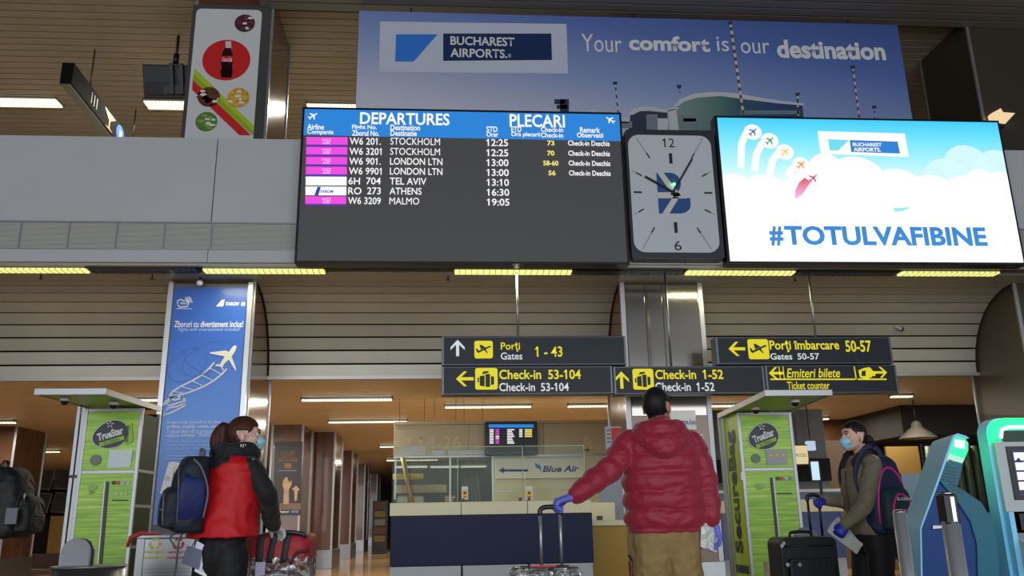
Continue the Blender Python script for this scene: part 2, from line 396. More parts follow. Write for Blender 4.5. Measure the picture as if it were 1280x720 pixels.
# reading on the dark column: the small wedge lamp
t = thing('wall_lamp', (at(1250,147,11.76).x,11.76,at(1250,156,11.76).z), 'small glowing wedge-shaped lamp on the dark right column', 'lamp')
P_ = PX([(1239,142),(1250,136),(1253,141),(1268,142),(1256,155),(1241,153)], 11.7)
MB().prism(P_, 11.68, 11.79).build('lamp_shade', mat('lamp_glow',(255,222,170),emit=.9), t)
MB().prism(PX([(1243,154),(1256,155),(1255,159),(1244,158)],11.72), 11.70, 11.79).build('lamp_base', dmetal, t)
area('lamp', (WL[t.name].x,11.5,WL[t.name].z+.1),(.2,.1),2,(1,.8,.5),(math.radians(-90),0,0))
# ================================================================== BOARDS ON THE GALLERY
def rect_px(x0,y0,x1,y1,Y):
    return at(x0,(y0+y1)/2,Y).x, at(x1,(y0+y1)/2,Y).x, at((x0+x1)/2,y1,Y).z, at((x0+x1)/2,y0,Y).z
YB = 10.75
# departures board
x0,x1,z0,z1 = at(381,138,YB).x, at(777,200,YB).x, at(580,327,YB).z, at(580,140,YB).z
t = thing('departures_board', ((x0+x1)/2,10.9,z0), 'wide departures board with blue header listing seven flights', 'screen')
MB().box(x0-.03,x1+.03,YB+.012,10.96,z0-.03,z1+.03).build('casing', dmetal, t, bevel=.01)
fr = MB(); fr.box(x0-.03,x1+.03,YB-.01,YB+.03,z1,z1+.03).box(x0-.03,x1+.03,YB-.01,YB+.03,z0-.03,z0).box(x0-.03,x0,YB-.01,YB+.03,z0,z1).box(x1,x1+.03,YB-.01,YB+.03,z0,z1)
fr.build('bezel', dark, t)
MB().box(x0,x1,YB,YB+.012,z0,z1).build('screen', mat('led_off',(62,62,64),emit=.85), t)
zh = at(580,172,YB).z
Y1 = YB-.004; Y2 = YB-.008
flatp([(x0,zh),(x1,zh-.02),(x1,z1),(x0,z1)], Y1, 'header', mat('led_blue',(28,128,214),emit=1.0), t, .003)
T('DEPARTURES',450,141,562,156,Y2,scr_w,t,bold=.02); T('PLECARI',637,143,706,159,Y2,scr_w,t,bold=.02)
for s,a,b,c,d in (('Airline',384,155,405,162),('Compania',384,162,417,169),('Flight No.',440,156,471,163),('Zborul No.',440,163,474,170),('Destination',488,156,525,163),
    ('Destinatie',488,163,521,170),('STD',608,158,622,165),('Orar',608,165,623,171),('ETD',639,158,652,165),('Ora plecarii',639,165,675,172),
    ('Check-in',676,159,704,165),('Check-in',676,166,704,172),('Remark',725,159,750,166),('Observatii',721,166,754,172)):
    T(s,a,b,c,d,Y2,scr_w,t,bold=.02)
flatp(plane_icon(at(391,145,Y2).x,at(391,145,Y2).z,.075,math.radians(35)),Y2,'plane_symbol',scr_w,t)
flatp(plane_icon(at(763,150,Y2).x,at(763,150,Y2).z,.075,math.radians(145)),Y2,'plane_symbol',scr_w,t)
mag = mat('led_magenta',(238,70,222),emit=1.0); pur = mat('led_purple',(90,40,190),emit=1.0); yel_l = mat('led_yellow',(250,236,120),emit=1); ylw = mat('led_blue_dark',(40,60,160),emit=1)
pinkl = mat('led_pale_pink',(250,190,245),emit=1)
rows = [('W6 201.','STOCKHOLM','12:25','73',1),('W6 3201','STOCKHOLM','12:25','70',1),('W6 901.','LONDON LTN','13:00','58-60',1),('W6 9901','LONDON LTN','13:00','56',1),
        ('6H  704','TEL AVIV','13:10','',0),('RO  273','ATHENS','16:30','',2),('W6 3209','MALMO','19:05','',1)]
for i,(fl,de,tm,ck,lg) in enumerate(rows):
    y = 171.3 + i*12.35; dy = .8 if i else 0
    xl = 383-.37*i*.6; lp = MB().prism(PX([(xl,y),(434.5-.3*i,y+.3),(434.5-.3*i,y+11.2),(xl,y+11)],Y1), Y1-.003, Y1)
    l = lp.build('airline_logo', mag if lg==1 else scr_w, t)
    if lg == 1:
        MB().prism(PX([(xl,y+9.3),(434.5-.3*i,y+9.6),(434.5-.3*i,y+11.4),(xl,y+11.2)],Y2), Y2-.001, Y2).build('logo_stripe', pur, l)
        T('WIZZ',402,y+2,414,y+5.4,Y2,pinkl,l,bold=.02); T('AIR',403,y+5.8,413,y+9,Y2,pinkl,l,bold=.02)
    elif lg == 2:
        MB().prism(PX([(393,y+11),(398,y+11),(401,y+.5),(397,y+.5)],Y2), Y2-.002, Y2).build('logo_tail', ylw, l)
        T('TAROM',400,y+4.5,417,y+8,Y2,ylw,l,bold=.03,shear=.3)
    y += (0 if i==0 else .3)
    w = 436+ (477-436)
    T(fl,437-.35*i,y+.8,(477 if i not in (0,2,) else 476)-(1 if i>=4 else 0),y+9.6,Y2,scr_w,t,bold=.01)
    T(de,488-.2*i,y+1.2,{'STOCKHOLM':550,'LONDON LTN':553,'TEL AVIV':533,'ATHENS':527,'MALMO':524}[de],y+9.9,Y2,scr_w,t,bold=0 if 'M' in de else .008)
    T(tm,608+.1*i,y+2.6,635+.3*i,y+11.4,Y2,scr_w,t,bold=.012)
    if ck:
        wd = 9 if len(ck)==2 else 19; T(ck,688.5-wd/2+(i>2)*1.5,y+4.4,688.5+wd/2+(i>2)*1.5,y+10.6,Y2,yel_l,t,bold=.025)
        T('Check-in Deschis',710+.4*i,y+4.6,762+.4*i,y+11,Y2,scr_w,t,bold=.02)
# square clock
x0,x1,z0,z1 = at(781,165,YB+.02).x, at(905,300,YB+.02).x, at(845,323,YB).z, at(840,161,YB).z
t = thing('wall_clock', ((x0+x1)/2,10.9,z0), 'square-faced clock with rounded white dial between the two big screens', 'clock')
YC = YB+.03
MB().prism(rrect(x0,x1,z0,z1,.06), YC, 10.97).build('casing', mat('clock_case',(64,68,76),.4,.4), t, bevel=.01)
cx, cz = at(841,241.5,YC).x, at(841,241.5,YC).z
dw, dh = (at(893,240,YC).x-at(788,240,YC).x)/2, (at(843,169,YC).z-at(843,315,YC).z)/2
MB().prism(rrect(cx-dw,cx+dw,cz-dh,cz+dh,.16,6), YC-.02, YC-.002).build('dial', mat('dial',(205,212,220),.4), t)
ink = mat('dial_ink',(30,34,40),.5); YD = YC-.023
def seg(a,b,w,name,m,par=t,y=None): MB().prism(band([a,b],w), (y or YD)-.003, (y or YD)).build(name, m, par)
for k in range(12):
    a = PI/2-k*PI/6; ux, uz = math.cos(a), math.sin(a)
    r1 = min(dw*.93/max(abs(ux),1e-6), dh*.74/max(abs(uz),1e-6)) if k%3==0 else min(dw*.95/max(abs(ux),1e-6), dh*.95/max(abs(uz),1e-6))
    if k in (0,6): seg((cx,cz+uz*dh*.50),(cx,cz+uz*dh*.68),.045,'hour_mark',ink)
    elif k in (3,9): seg((cx+ux*dw*.74,cz),(cx+ux*dw*.93,cz),.025,'hour_mark',ink)
    else:
        thin = mat('dial_grey',(130,135,140),.5)
        seg((cx+ux*(r1-.14 if k in(2,4,8,10) else r1*.68),cz+uz*(r1-.14 if k in(2,4,8,10) else r1*.68)),(cx+ux*r1,cz+uz*r1),.008,'hour_mark',thin)
        q = (r1-.16 if k in(2,4,8,10) else r1*.62); seg((cx+ux*q,cz+uz*q),(cx+ux*(q+.09),cz+uz*(q+.09)),.018,'hour_mark',ink)
T('12',828,173,843,184,YD,ink,t); T('6',843,301,852,313,YD,ink,t)
bl = mat('emblem_blue',(42,84,150),.5); wh2 = mat('emblem_cream',(214,216,205),.5)
ex0,ex1,ez0,ez1 = at(822,240,YD).x, at(862,240,YD).x, at(842,267,YD).z, at(842,216,YD).z; eh = ez1-ez0; ew = ex1-ex0; em = ez0+eh*.40
MB().prism([(ex0,em)]+[(ex0,ez1),(ex0+ew*.45,ez1)]+[(ex0+ew*(.45+.3*math.sin(a)),ez1-eh*.26+eh*.26*math.cos(a)) for a in (.4,.8,1.2,1.57,2,2.4)]+[(ex0+ew*.55,em)], YD-.002,YD).build('emblem', bl, t)
MB().prism([(ex0,ez0),(ex0,em-.01),(ex0+ew,em-.01)]+[(ex0+ew*(.62+.38*math.cos(a)),ez0+eh*.2-eh*.2*math.sin(a)+0*a) for a in (.0,.5,1,1.4)], YD-.002,YD).build('emblem', bl, t)
MB().prism([(ex0+.01,ez1),(ex0+ew*.22,ez1),(ex0+ew*.72,em+.02),(ex0+ew*.5,em)], YD-.005,YD-.003).build('emblem_stroke', wh2, t)
MB().prism([(ex0,em-.02),(ex0+ew*.9,em-.02),(ex0+ew*.8,em+.07),(ex0,em+.07)], YD-.005,YD-.003).build('emblem_stroke', wh2, t)
MB().prism([(ex0+ew*.1,ez0),(ex0+ew*.32,ez0),(ex0+ew*.66,em),(ex0+ew*.46,em)], YD-.005,YD-.003).build('emblem_stroke', wh2, t)
hx, hz = at(841,240.5,YD).x, at(841,240.5,YD).z
for (px,py,w,n_) in ((806,221,.034,'hour_hand'),(865,199,.026,'minute_hand')):
    p = at(px,py,YD); d = Vector((p.x-hx,p.z-hz)); e = d.normalized()
    MB().prism(band([(hx-e.x*.05,hz-e.y*.05),(p.x,p.z)],w), YD-.016,YD-.010).build(n_, ink, t)
MB().prism(disc(hx,hz,.03,.03), YD-.02, YD-.016).build('hub', ink, t)
MB().prism(disc(at(842,231,YD).x,at(842,231,YD).z,.02,.02), YD-.03, YD-.02).build('green_light', mat('green_led',(90,255,120),emit=9), t)
# big bright screen
x0,x1 = at(897,150,YB).x, at(1263,240,YB).x; z0,z1 = at(1090,327,YB).z, at(1070,150,YB).z
t = thing('advertising_screen', ((x0+x1)/2,10.9,z0), 'large glowing white and sky-blue screen with hashtag lettering', 'screen')
MB().box(x0-.04,x1+.04,YB+.012,10.96,z0-.04,z1+.04).build('casing', dark, t, bevel=.01)
MB().box(x0,x1,YB,YB+.012,z0,z1).build('screen', ramp_mat('screen_sky','Z',[(0,(255,255,255)),(.5,(240,252,255)),(.68,(175,240,252)),(.86,(110,225,250)),(1,(60,200,245))],emit=1.05), t)
H_, W_ = z1-z0, x1-x0; cl = mat('screen_cloud',(255,255,255),emit=1.1); cl2 = mat('screen_cloud_soft',(212,248,255),emit=1.0)
def uv(u,v): return (x0+u*W_, z0+v*H_)
def blob(cs, Y, name, m, base):
    for u,v,r in cs:
        c = uv(u,v); pts = [(min(max(p[0],x0+.003),x1-.003), min(p[1],z1-.01)) for p in disc(c[0],c[1],r,r,24)]
        MB().prism(pts, Y-.001, Y).build(name, m, t)
blob([(.97,.6,.42),(.86,.66,.36),(.78,.55,.38),(.92,.5,.4)], YB-.002, 'cloud', cl2, 0)
blob([(.03,.45,.32),(.14,.42,.38),(.3,.42,.45),(.46,.5,.5),(.6,.44,.45),(.72,.4,.45),(.84,.42,.4),(.97,.44,.42),(.36,.62,.28),(.9,.55,.22)], YB-.004, 'cloud', cl, 0)
MB().prism([uv(.002,.02),uv(.998,.02),uv(.998,.45),uv(.002,.45)], YB-.005,YB-.004).build('cloud', cl, t)
Y2 = YB-.008
hb = ramp_mat('hashtag_blue','Z',[(0,(70,165,235)),(1,(30,110,200))],emit=1.0)
for s,a,b in (('#',962,979),('TOTULVAFIBINE',981,1233)): T(s,a,283,b,307,Y2,hb,t,bold=.035)
MB().prism(PX([(1022,164),(1131,167),(1136,196),(1026,192)],Y2),Y2-.001,Y2).build('logo_card', cl, t)
MB().prism(PX([(1035,174),(1061,175),(1048,188),(1037,188)],Y2-.002),Y2-.004,Y2-.002).build('logo_corner', mat('screen_teal',(110,222,238),emit=1), t)
MB().prism(PX([(1062,175),(1122,177),(1125,192),(1064,190)],Y2-.002),Y2-.004,Y2-.002).build('logo_bar', mat('screen_mid_blue',(40,128,215),emit=1), t)
T('BUCHAREST',1066,178.5,1102,183,Y2-.006,scr_w,t,bold=.03); T('AIRPORTS.',1067,184.5,1101,189.5,Y2-.006,scr_w,t,bold=.03)
for px,py,a,c,trail in ((941,165,30,(50,110,200),[(926,210),(927,180),(932,168),(938,165)]),(962,176,30,(60,170,90),[(943,214),(946,192),(952,180),(958,177)]),
                  (981,190,30,(240,210,110),[(962,218),(966,200),(972,192),(978,190)]),(1001,206,30,(240,150,70),[(985,220),(989,212),(996,207)]),(1016,223,30,(214,70,110),None)):
    p = at(px,py,Y2)
    if trail: MB().prism(band([(at(a_,b_,Y2).x,at(a_,b_,Y2).z) for a_,b_ in trail],.1),Y2+.002,Y2+.004).build('vapour_trail', cl, t)
    MB().prism(disc(p.x,p.z,.13,.12),Y2+.001,Y2+.003).build('halo', cl, t)
    flatp(plane_icon(p.x,p.z,.085,math.radians(a+12)),Y2-.002,'small_plane',mat('plane_%d%d%d'%c,c,emit=1),t)
MB().prism(PX([(1006,222),(1013,228),(1003,243),(994,249),(994,238),(999,228)],Y2-.002),Y2-.004,Y2-.002).build('vapour_trail', ramp_mat('trail_pink','Z',[(0,(250,190,240)),(1,(225,70,90))],emit=1), t)
MB().prism(PX([(1117,260),(1138,259),(1134,262),(1128,264),(1118,265)],Y2),Y2-.002,Y2).build('sky_patch', mat('screen_patch',(160,235,245),emit=1), t)
# banner
YN = 11.62
x0,x1 = at(449,15,YN).x, at(1131,90,YN).x; z1 = at(780,22,YN).z; z0 = 6.25
t = thing('banner', ((x0+x1)/2,YN,z0), 'huge blue-sky banner above the boards with comfort slogan and terminal picture', 'banner')
MB().box(x0,x1,YN,YN+.03,z0,z1).build('cloth', ramp_mat('banner_sky','XZ',[(0,(236,232,238)),(.25,(204,206,222)),(.5,(140,158,204)),(.75,(84,112,180)),(1,(56,84,150))],rough=.7), t)
for x_ in (x0+.8,(x0+x1)/2,x1-.8): MB().tube([(x_,YN+.05,z1-.02),(x_,YN+.05,8.84)],.012,6).build('hanger',dmetal,t)
MB().box(x0,x1,YN+.03,YN+.07,z1-.05,z1).build('top_rail',dmetal,t)
Y1 = YN-.003; Y2 = YN-.006
T_ = lambda s,a,b,c,d,**k: T(s,a,b,c,d,Y2,white,t,**k)
MB().prism(PX([(475,27),(708,30),(710,92),(474,90)],Y1),Y1-.002,Y1).build('logo_card', mat('card_blue_grey',(196,204,222),.6), t)
MB().prism(PX([(495,43),(547,43),(517,77),(494,77)],Y2),Y2-.002,Y2).build('logo_corner', mat('logo_blue',(48,124,222),.5), t)
MB().prism(PX([(554,42),(689,42),(690,75),(554,76)],Y2),Y2-.002,Y2).build('logo_bar', mat('logo_navy',(16,44,92),.5), t)
T('BUCHAREST',563,46,643,57,Y2-.004,white,t,bold=.02); T('AIRPORTS.',563,61,634,72,Y2-.004,white,t,bold=.02); T('®',635,67,639,72,Y2-.004,white,t)
T_('Your',727,43,777,65); T_('comfort',786,45,887,64,bold=.035); T_('is',896,46,911,64); T_('our',926,53,962,67); T_('destination',971,51,1106,74,bold=.035)
# terminal picture on the banner
gl = mat('print_glass',(110,132,140),.5); gg = ramp_mat('print_green_blue','X',[(0,(132,148,150)),(.3,(90,128,118)),(.5,(48,92,104)),(.75,(30,66,120)),(1,(40,62,100))],rough=.6)
lt = mat('print_light',(196,202,205),.6); dk_ = mat('print_dark',(46,56,74),.6); md = mat('print_mid',(120,130,140),.6)
def pic(pts,name,m,Y=Y1,th=.002): MB().prism(PX(pts,Y),Y-th,Y).build(name,m,t)
pic([(846,150),(846,130),(856,123),(880,119),(905,119),(935,122),(970,127),(1003,131),(1006,165),(846,165)],'terminal_glass',gg)
pic([(842,133),(850,124),(868,117),(890,115),(915,116),(950,122),(975,126),(1004,129),(1005,132),(970,129),(930,124),(900,120),(872,122),(855,127),(846,134)],'terminal_roof',lt,Y2)
pic([(786,142),(792,136),(803,133),(815,134),(832,137),(846,133),(848,136),(833,140),(812,138),(800,139),(790,144)],'terminal_roof',lt,Y2)
pic([(788,144),(800,139),(812,139),(834,141),(836,165),(786,165)],'terminal_hall',dk_)
pic([(835,138),(845,136),(849,165),(838,165)],'terminal_pillar',lt,Y2)
for a,b,c,d,m_ in ((762,152,790,160,md),(808,143,822,165,md),(822,148,835,165,lt),(848,144,872,160,md),(774,148,786,154,lt),(854,148,870,152,lt),(925,138,1000,143,gl),(930,146,960,149,lt),(700,124,711,140,dk_),(693,124,706,130,dk_),(696,131,709,136,dk_),(738,137,745,141,lt)):
    pic([(a,b),(c,b),(c,d),(a,d)],'apron_detail',m_,Y2-.001)
for xa,ya,xb,yb,w in ((769,104,774,152,1.6),(849,108,850,116,1.2),(913,29,929,142,3.2),(1066,84,1074,147,2.2),(997,118,998,150,2),(1093,134,1094,150,1.2)):
    n = max(2,int((yb-ya)/9)); 
    pic([(xa-w/2,ya),(xa+w/2,ya),(xb+w/2,yb),(xb-w/2,yb)],'floodlight_mast',lt,Y2-.001)
    for k in range(n):
        f0,f1 = (k+.5)/n,(k+1)/n
        pic([(xa+(xb-xa)*f0-w/2,ya+(yb-ya)*f0),(xa+(xb-xa)*f0+w/2,ya+(yb-ya)*f0),(xa+(xb-xa)*f1+w/2,ya+(yb-ya)*f1),(xa+(xb-xa)*f1-w/2,ya+(yb-ya)*f1)],'mast_band',mat('print_brown',(110,74,70),.6) if w>2 else dk_,Y2-.003,.001)
    pic([(xa-3,ya-2),(xa+3,ya-2),(xa+2,ya+2),(xa-2,ya+2)],'mast_head',dk_,Y2-.003)
# ================================================================== WAYFINDING SIGNS
YS = 11.1
sg = mat('sign_grey',(46,52,60),.4,0,spec=.3); yl = glow(mat('sign_yellow',(240,226,30),.5),.42); sw = glow(mat('sign_white',(230,232,234),.5),.4)
def sign(px0,py0,px1,py1,label,name='hanging_sign'):
    x0,x1,z0,z1 = rect_px(px0,py0,px1,py1,YS)
    t = thing(name, ((x0+x1)/2,YS+.1,z0), label, 'sign', 'wayfinding signs')
    MB().box(x0,x1,YS+.004,YS+.22,z0,z1).build('box', mat('sign_case',(84,88,94),.35,.5), t, bevel=.008)
    MB().box(x0+.02,x1-.02,YS,YS+.006,z0+.02,z1-.02).build('face', sg, t)
    for a in (x0+.005,x1-.03): MB().box(a,a+.025,YS-.006,YS+.01,z0+.005,z1-.005).build('edge_strip', mat('dull_trim',(110,114,120),.4,.6), t)
    return t
YT = YS-.004
def arrow(cx,cy,s,d,t,m=yl):
    c = at(cx,cy,YT); k = s*.0106
    P = [(-1,0),(-.1,.85),(.25,.85),(-.42,.18),(1,.18),(1,-.18),(-.42,-.18),(.25,-.85),(-.1,-.85)]
    r = {'l':0,'u':-PI/2,'r':PI}[d]; cc,ss = math.cos(r),math.sin(r)
    flatp([(c.x+k*(x*cc-z*ss), c.z+k*(x*ss+z*cc)) for x,z in P],YT,'arrow',m,t)
def icon(px0,py0,px1,py1,kind,t,m=yl):
    x0,x1,z0,z1 = rect_px(px0,py0,px1,py1,YT); w,h = x1-x0,z1-z0
    p = MB().prism(rrect(x0,x1,z0,z1,.03),YT-.002,YT).build('pictogram', m, t)
    U = lambda L: [(x0+u*w,z0+v*h) for u,v in L]
    def q(L): MB().prism(U(L),YT-.005,YT-.002).build('pictogram_shape', sg, p)
    if kind == 'plane':
        q([(.12,.38),(.85,.72),(.92,.66),(.2,.3)]); q([(.35,.5),(.62,.62),(.35,.78),(.28,.75)]); q([(.12,.38),(.08,.55),(.15,.56),(.22,.42)])
        q([(.5,.5),(.6,.54),(.74,.3),(.68,.3)])
    else:
        q([(.2,.18),(.42,.14),(.42,.66),(.2,.62)]); q([(.46,.12),(.66,.12),(.66,.72),(.46,.72)]); q([(.7,.2),(.84,.24),(.84,.6),(.7,.62)])
        q([(.3,.7),(.6,.78),(.6,.86),(.36,.84)]); q([(.1,.34),(.17,.34),(.17,.55),(.1,.55)])
s1 = sign(552,420,783,456.5,'upper left dark hanging sign reading Gates 1 - 43')
arrow(572,435,10.5,'u',s1,sw); icon(593,426,616,448,'plane',s1)
T('Porţi',626,428,650,439.5,YT,yl,s1,bold=.01); T('Gates',626,440.5,653,449.5,YT,sw,s1,bold=.01); T('1 - 43',669,433,703,446,YT,yl,s1,bold=.015)
s2 = sign(552,457.5,766,493,'lower left dark hanging sign to check-in desks 53-104')
arrow(581,473.5,11,'l',s2); icon(594,460,622,487,'bags',s2)
T('Check-in  53-104',624,462,726,474,YT,yl,s2,bold=.02); T('Check-in  53-104',624,478.5,711,489,YT,sw,s2,bold=.015)
s3 = sign(767,457.5,956,492.5,'lower middle dark hanging sign to check-in desks 1-52')
arrow(777,475,11,'u',s3); icon(791,461,817,487,'bags',s3)
T('Check-in  1-52',819,462,904,474,YT,yl,s3,bold=.02); T('Check-in  1-52',819,478,893,489,YT,sw,s3,bold=.015)
s4 = sign(957,456,1122,491.5,'lower right dark hanging sign to the ticket counter')
arrow(970,466.5,9.5,'l',s4); arrow(1101,465.5,8.5,'r',s4)
T('Emiteri bilete',983,460.5,1050,472,YT,yl,s4,bold=.012,shear=.25); T('Ticket counter',984,477,1037,486.5,YT,yl,s4,bold=.012)
for P_ in ([(963,473.2),(1069,473.2),(1069,475),(963,475)],[(1072,473.2),(1108,473.2),(1108,475),(1072,475)],[(978,458),(979,458),(981,474),(980,474)],[(973,458),(974,458),(976,474),(975,474)],[(1067,458),(1068.3,458),(1071,474),(1069.5,474)],
           [(1073,463),(1080,460),(1087,459),(1090,462),(1090,471),(1084,474),(1075,472)],[(1090,463),(1094,465),(1094,470),(1090,470)]):
    flatp(PX(P_,YT),YT,'line_symbol',yl,s4)
MB().prism(PX([(1077,464),(1082,463),(1082,470),(1077,470)],YT-.003),YT-.005,YT-.003).build('line_symbol',sg,s4)
s5 = sign(895,421,1115,455,'upper right dark hanging sign reading Gates 50-57')
arrow(921,436,11,'l',s5); icon(935,424,961,449,'plane',s5)
T('Porţi îmbarcare  50-57',962,425.5,1089,440,YT,yl,s5,bold=.02); T('Gates  50-57',963,441.5,1024,449.5,YT,sw,s5,bold=.015)
for px,s in ((647,s1),(835,s3),(1017,s5)):
    p = at(px,400,YS+.11); z = WL[s.name].z+.36
    MB().tube([(p.x,YS+.11,z),(p.x,YS+.11,4.37)],.016,8).build('hanging_rod', steel, s)
# security cameras and sprinkler on the soffit
def seccam(px,py,Y,label,drop=.08):
    p = at(px,py,Y); t = thing('security_camera',(p.x,Y,p.z),label,'camera')
    MB().tube([(p.x-.06,Y,p.z+.06),(p.x+.05,Y-.04,p.z)],.03,10).build('body', mat('cam_grey',(150,150,150),.4), t)
    MB().tube([(p.x+.05,Y-.04,p.z),(p.x+.075,Y-.05,p.z-.01)],.033,10).build('lens', dark, t)
    MB().tube([(p.x-.03,Y,p.z+.05),(p.x-.05,Y+.06,p.z+.12)],.012,8).build('bracket', dmetal, t)
seccam(1122,412,12.75,'small camera fixed to the slatted cove above the ticket counter sign')
p = at(251,338,11.6); t = thing('smoke_detector',(p.x,11.6,4.25),'small cream round detector hanging just above the blue flight poster','detector')
MB().ball((p.x,11.6,4.29),(.045,.045,.04)).build('head', white, t); MB().tube([(p.x,11.6,4.3),(p.x,11.6,4.37)],.012,8).build('stem', dmetal, t)
for px in (39,181,1008,560): 
    p = atz(px,340,4.33); t = thing('sprinkler',(p.x,11.5,4.3),{39:'leftmost sprinkler head under the soffit',181:'sprinkler head under the soffit left of the blue poster',1008:'sprinkler head beside the right sign rod',560:'sprinkler head under the departures board'}[px],'sprinkler','sprinklers under the soffit')
    MB().tube([(p.x,11.5,4.32),(p.x,11.5,4.37)],.01,8).build('stem', dark, t); MB().tube([(p.x,11.5,4.31),(p.x,11.5,4.32)],.028,10).build('rosette', dark, t)
# ================================================================== UPPER LEVEL, LEFT
a = at(83,91,12.6); u0 = Vector((-6.13,12.5,8.0))
t = thing('hanging_sign', (-6.1,14,7.9), 'long dark sign box hung from the upper ceiling, seen end on, with glowing symbols', 'sign')
def yb(x0,x1,y0,y1,z0,z1):
    b = MB().box(x0,x1,y0,y1,z0,z1); b.v = [(x+SK*(y-12.5),y,z) for x,y,z in b.v]; return b
X0s,X1s = at(76,90,12.5).x, at(91,90,12.5).x; Z1s = at(84,78,12.5).z; Z0s = at(80,104,12.5).z
q_ = atz(160,168,Z1s); SK = (q_.x-X1s)/(q_.y-12.5)
M_ = Matrix.Translation((X0s,12.5,0)) @ Matrix.Rotation(.0,4,'Z')
yb(X0s,X1s,12.5,17.0,Z0s,Z1s).build('box', mat('matt_black',(20,20,22),.8,spec=.1), t, bevel=.01)
yb(X0s+.02,X1s-.02,12.52,16.98,Z0s-.02,Z0s+.002).build('underside', mat('under_grey',(116,112,110),.5), t)
for yy in (13.4,15.6): MB().tube([(X0s+.1+SK*(yy-12.5),yy,Z1s),(X0s+.1+SK*(yy-12.5),yy,9.0)],.012,8).build('hanging_rod', dark, t)
def side(pts,name,m,dx=.004):   # shapes on the right-hand face: (y,z) pairs
    b = MB().prism(pts, X1s, X1s+dx, 'yz'); b.v = [(x+SK*(y-12.5),y,z) for x,y,z in b.v]; b.build(name, m, t)
zc = (Z0s+Z1s)/2; glowo = mat('sign_glow_orange',(255,190,120),emit=1.2); glowb = mat('sign_glow_blue',(60,150,240),emit=1.1)
side([(y_-1.3,z_) for y_,z_ in ((15.2,zc+.14),(15.75,zc+.14),(15.5,zc),(15.5,zc-.13),(15.65,zc-.16),(15.3,zc-.16),(15.45,zc-.13),(15.45,zc))],'glass_symbol',glowo)
side([(14.72+.2*math.cos(q*PI/8),zc+.17*math.sin(q*PI/8)) for q in range(16)],'round_symbol',glowb); side([(14.67,zc-.07),(14.8,zc-.07),(14.8,zc+.08),(14.67,zc+.08)],'round_symbol_figure',scr_w,.008)
for k in range(3): side([(13.3+k*.12,zc-.1),(13.33+k*.12,zc-.1),(13.33+k*.12,zc+.1),(13.3+k*.12,zc+.1)],'dim_text',mat('dim_text',(90,90,96),.5))
# television seen from behind
t = thing('television', (-4.75,13.1,7.9), 'dark television seen from its back, hanging from the upper ceiling on a pole', 'television')
c = (at(205,102,13.1)); w2,h2 = .62,.27; R = Matrix.Translation((c.x+.28,13.1,c.z)) @ Matrix.Rotation(math.radians(24),4,'X') @ Matrix.Rotation(math.radians(0),4,'Y')
MB().box(-w2,w2,0,.05,-h2,h2,R).build('back_shell', mat('tv_back',(40,42,44),.45), t, bevel=.015)
MB().box(-w2-.015,w2+.015,.04,.07,-h2-.015,h2+.015,R).build('bezel', dark, t, bevel=.008)
MB().box(-w2+.05,w2-.05,-.03,.01,-h2+.04,-.02,R).build('electronics_box', mat('tv_box',(30,32,33),.5), t, bevel=.01)
MB().box(-.28,.2,-.045,-.02,-.2,-.06,R).build('connector_panel', dark, t)
MB().box(-.16,-.1,-.09,-.02,-.2,.3,R).box(.0,.06,-.09,-.02,-.2,.3,R).build('mount_arm', dmetal, t)
tp = R @ Vector((-.05,-.07,.3)); MB().tube([tp, tp+Vector((0,0,.16))],.05,10).build('mount_head', dark, t)
MB().tube([tp+Vector((0,0,.1)),(tp.x,tp.y,9.0)],.025,10).build('pole', dark, t)
# ================================================================== POSTERS
YP = 11.93
def frame(x0,x1,z0,z1,Y,w,t,m): 
    for b in ((x0-w,x0,z0-w,z1+w),(x1,x1+w,z0-w,z1+w)): MB().box(b[0],b[1],Y-.03,Y+.02,b[2],b[3]).build('frame_side', m, t, bevel=.005)
    for b in ((x0,x1,z1,z1+w),(x0,x1,z0-w,z0)): MB().box(b[0],b[1],Y-.03,Y+.02,b[2],b[3]).build('frame_rail', m, t, bevel=.005)
Y = 11.77
x0,x1 = at(246,12,Y).x, at(328,12,Y).x; z0 = 6.3; z1 = at(287,12,Y).z
t = thing('poster', ((x0+x1)/2,Y,z0), 'white food and drink poster with red cola disc on the tall column above the gallery', 'poster')
MB().box(x0-.06,x1+.14,Y-.0,Y+.03,z0,z1+.07).build('backing', mat('poster_frame',(84,86,84),.4,.4), t)
MB().prism(rrect(x0,x1,z0+.03,z1,.08),Y-.008,Y-.001).build('print', mat('poster_white',(212,216,218),.35), t)
Y1,Y2,Y3 = Y-.010,Y-.013,Y-.016
def pz(pts,name,m,y,par=t,th=.002): return MB().prism(PX(pts,y),y-th,y).build(name,m,par)
pz([(243,85),(318,158),(316,169),(241,105)],'lime_band',mat('lime',(176,204,40),.5),Y1); pz([(242,92),(317,164),(316,169),(241,100)],'olive_band',mat('lime2',(150,180,40),.5),Y1-.0025,th=.0003)
pz([(241,100),(314,169),(299,169),(240,112)],'red_band',mat('cola_red',(206,30,34),.5),Y2)
c = at(283,75,Y1); rx = at(313,75,Y1).x-c.x; MB().prism(disc(c.x,c.z,rx,rx*.97,40),Y1-.002,Y1).build('red_disc',_m['cola_red'],t)
bt = [(283.5,51),(287,51),(287,57),(289,63),(291,68),(290,74),(291,78),(290,84),(291,90),(289,97),(277,97),(275.5,90),(277,84),(276,78),(277,73),(278,66),(281,60),(282.5,54)]
b = pz(bt,'bottle',mat('cola_dark',(28,14,14),.2),Y2)
pz([(282,51.5),(289,51.5),(289,56),(290,60),(282,60)],'bottle_neck',mat('glass_white',(210,205,205),.2),Y3,b)
pz([(277,70),(290.5,70),(290,78),(276.5,77)],'bottle_label',_m['cola_red'],Y3,b); T('Coca-Cola',277.5,71.5,290,77,Y3-.003,white,b,bold=.02,shear=.3)
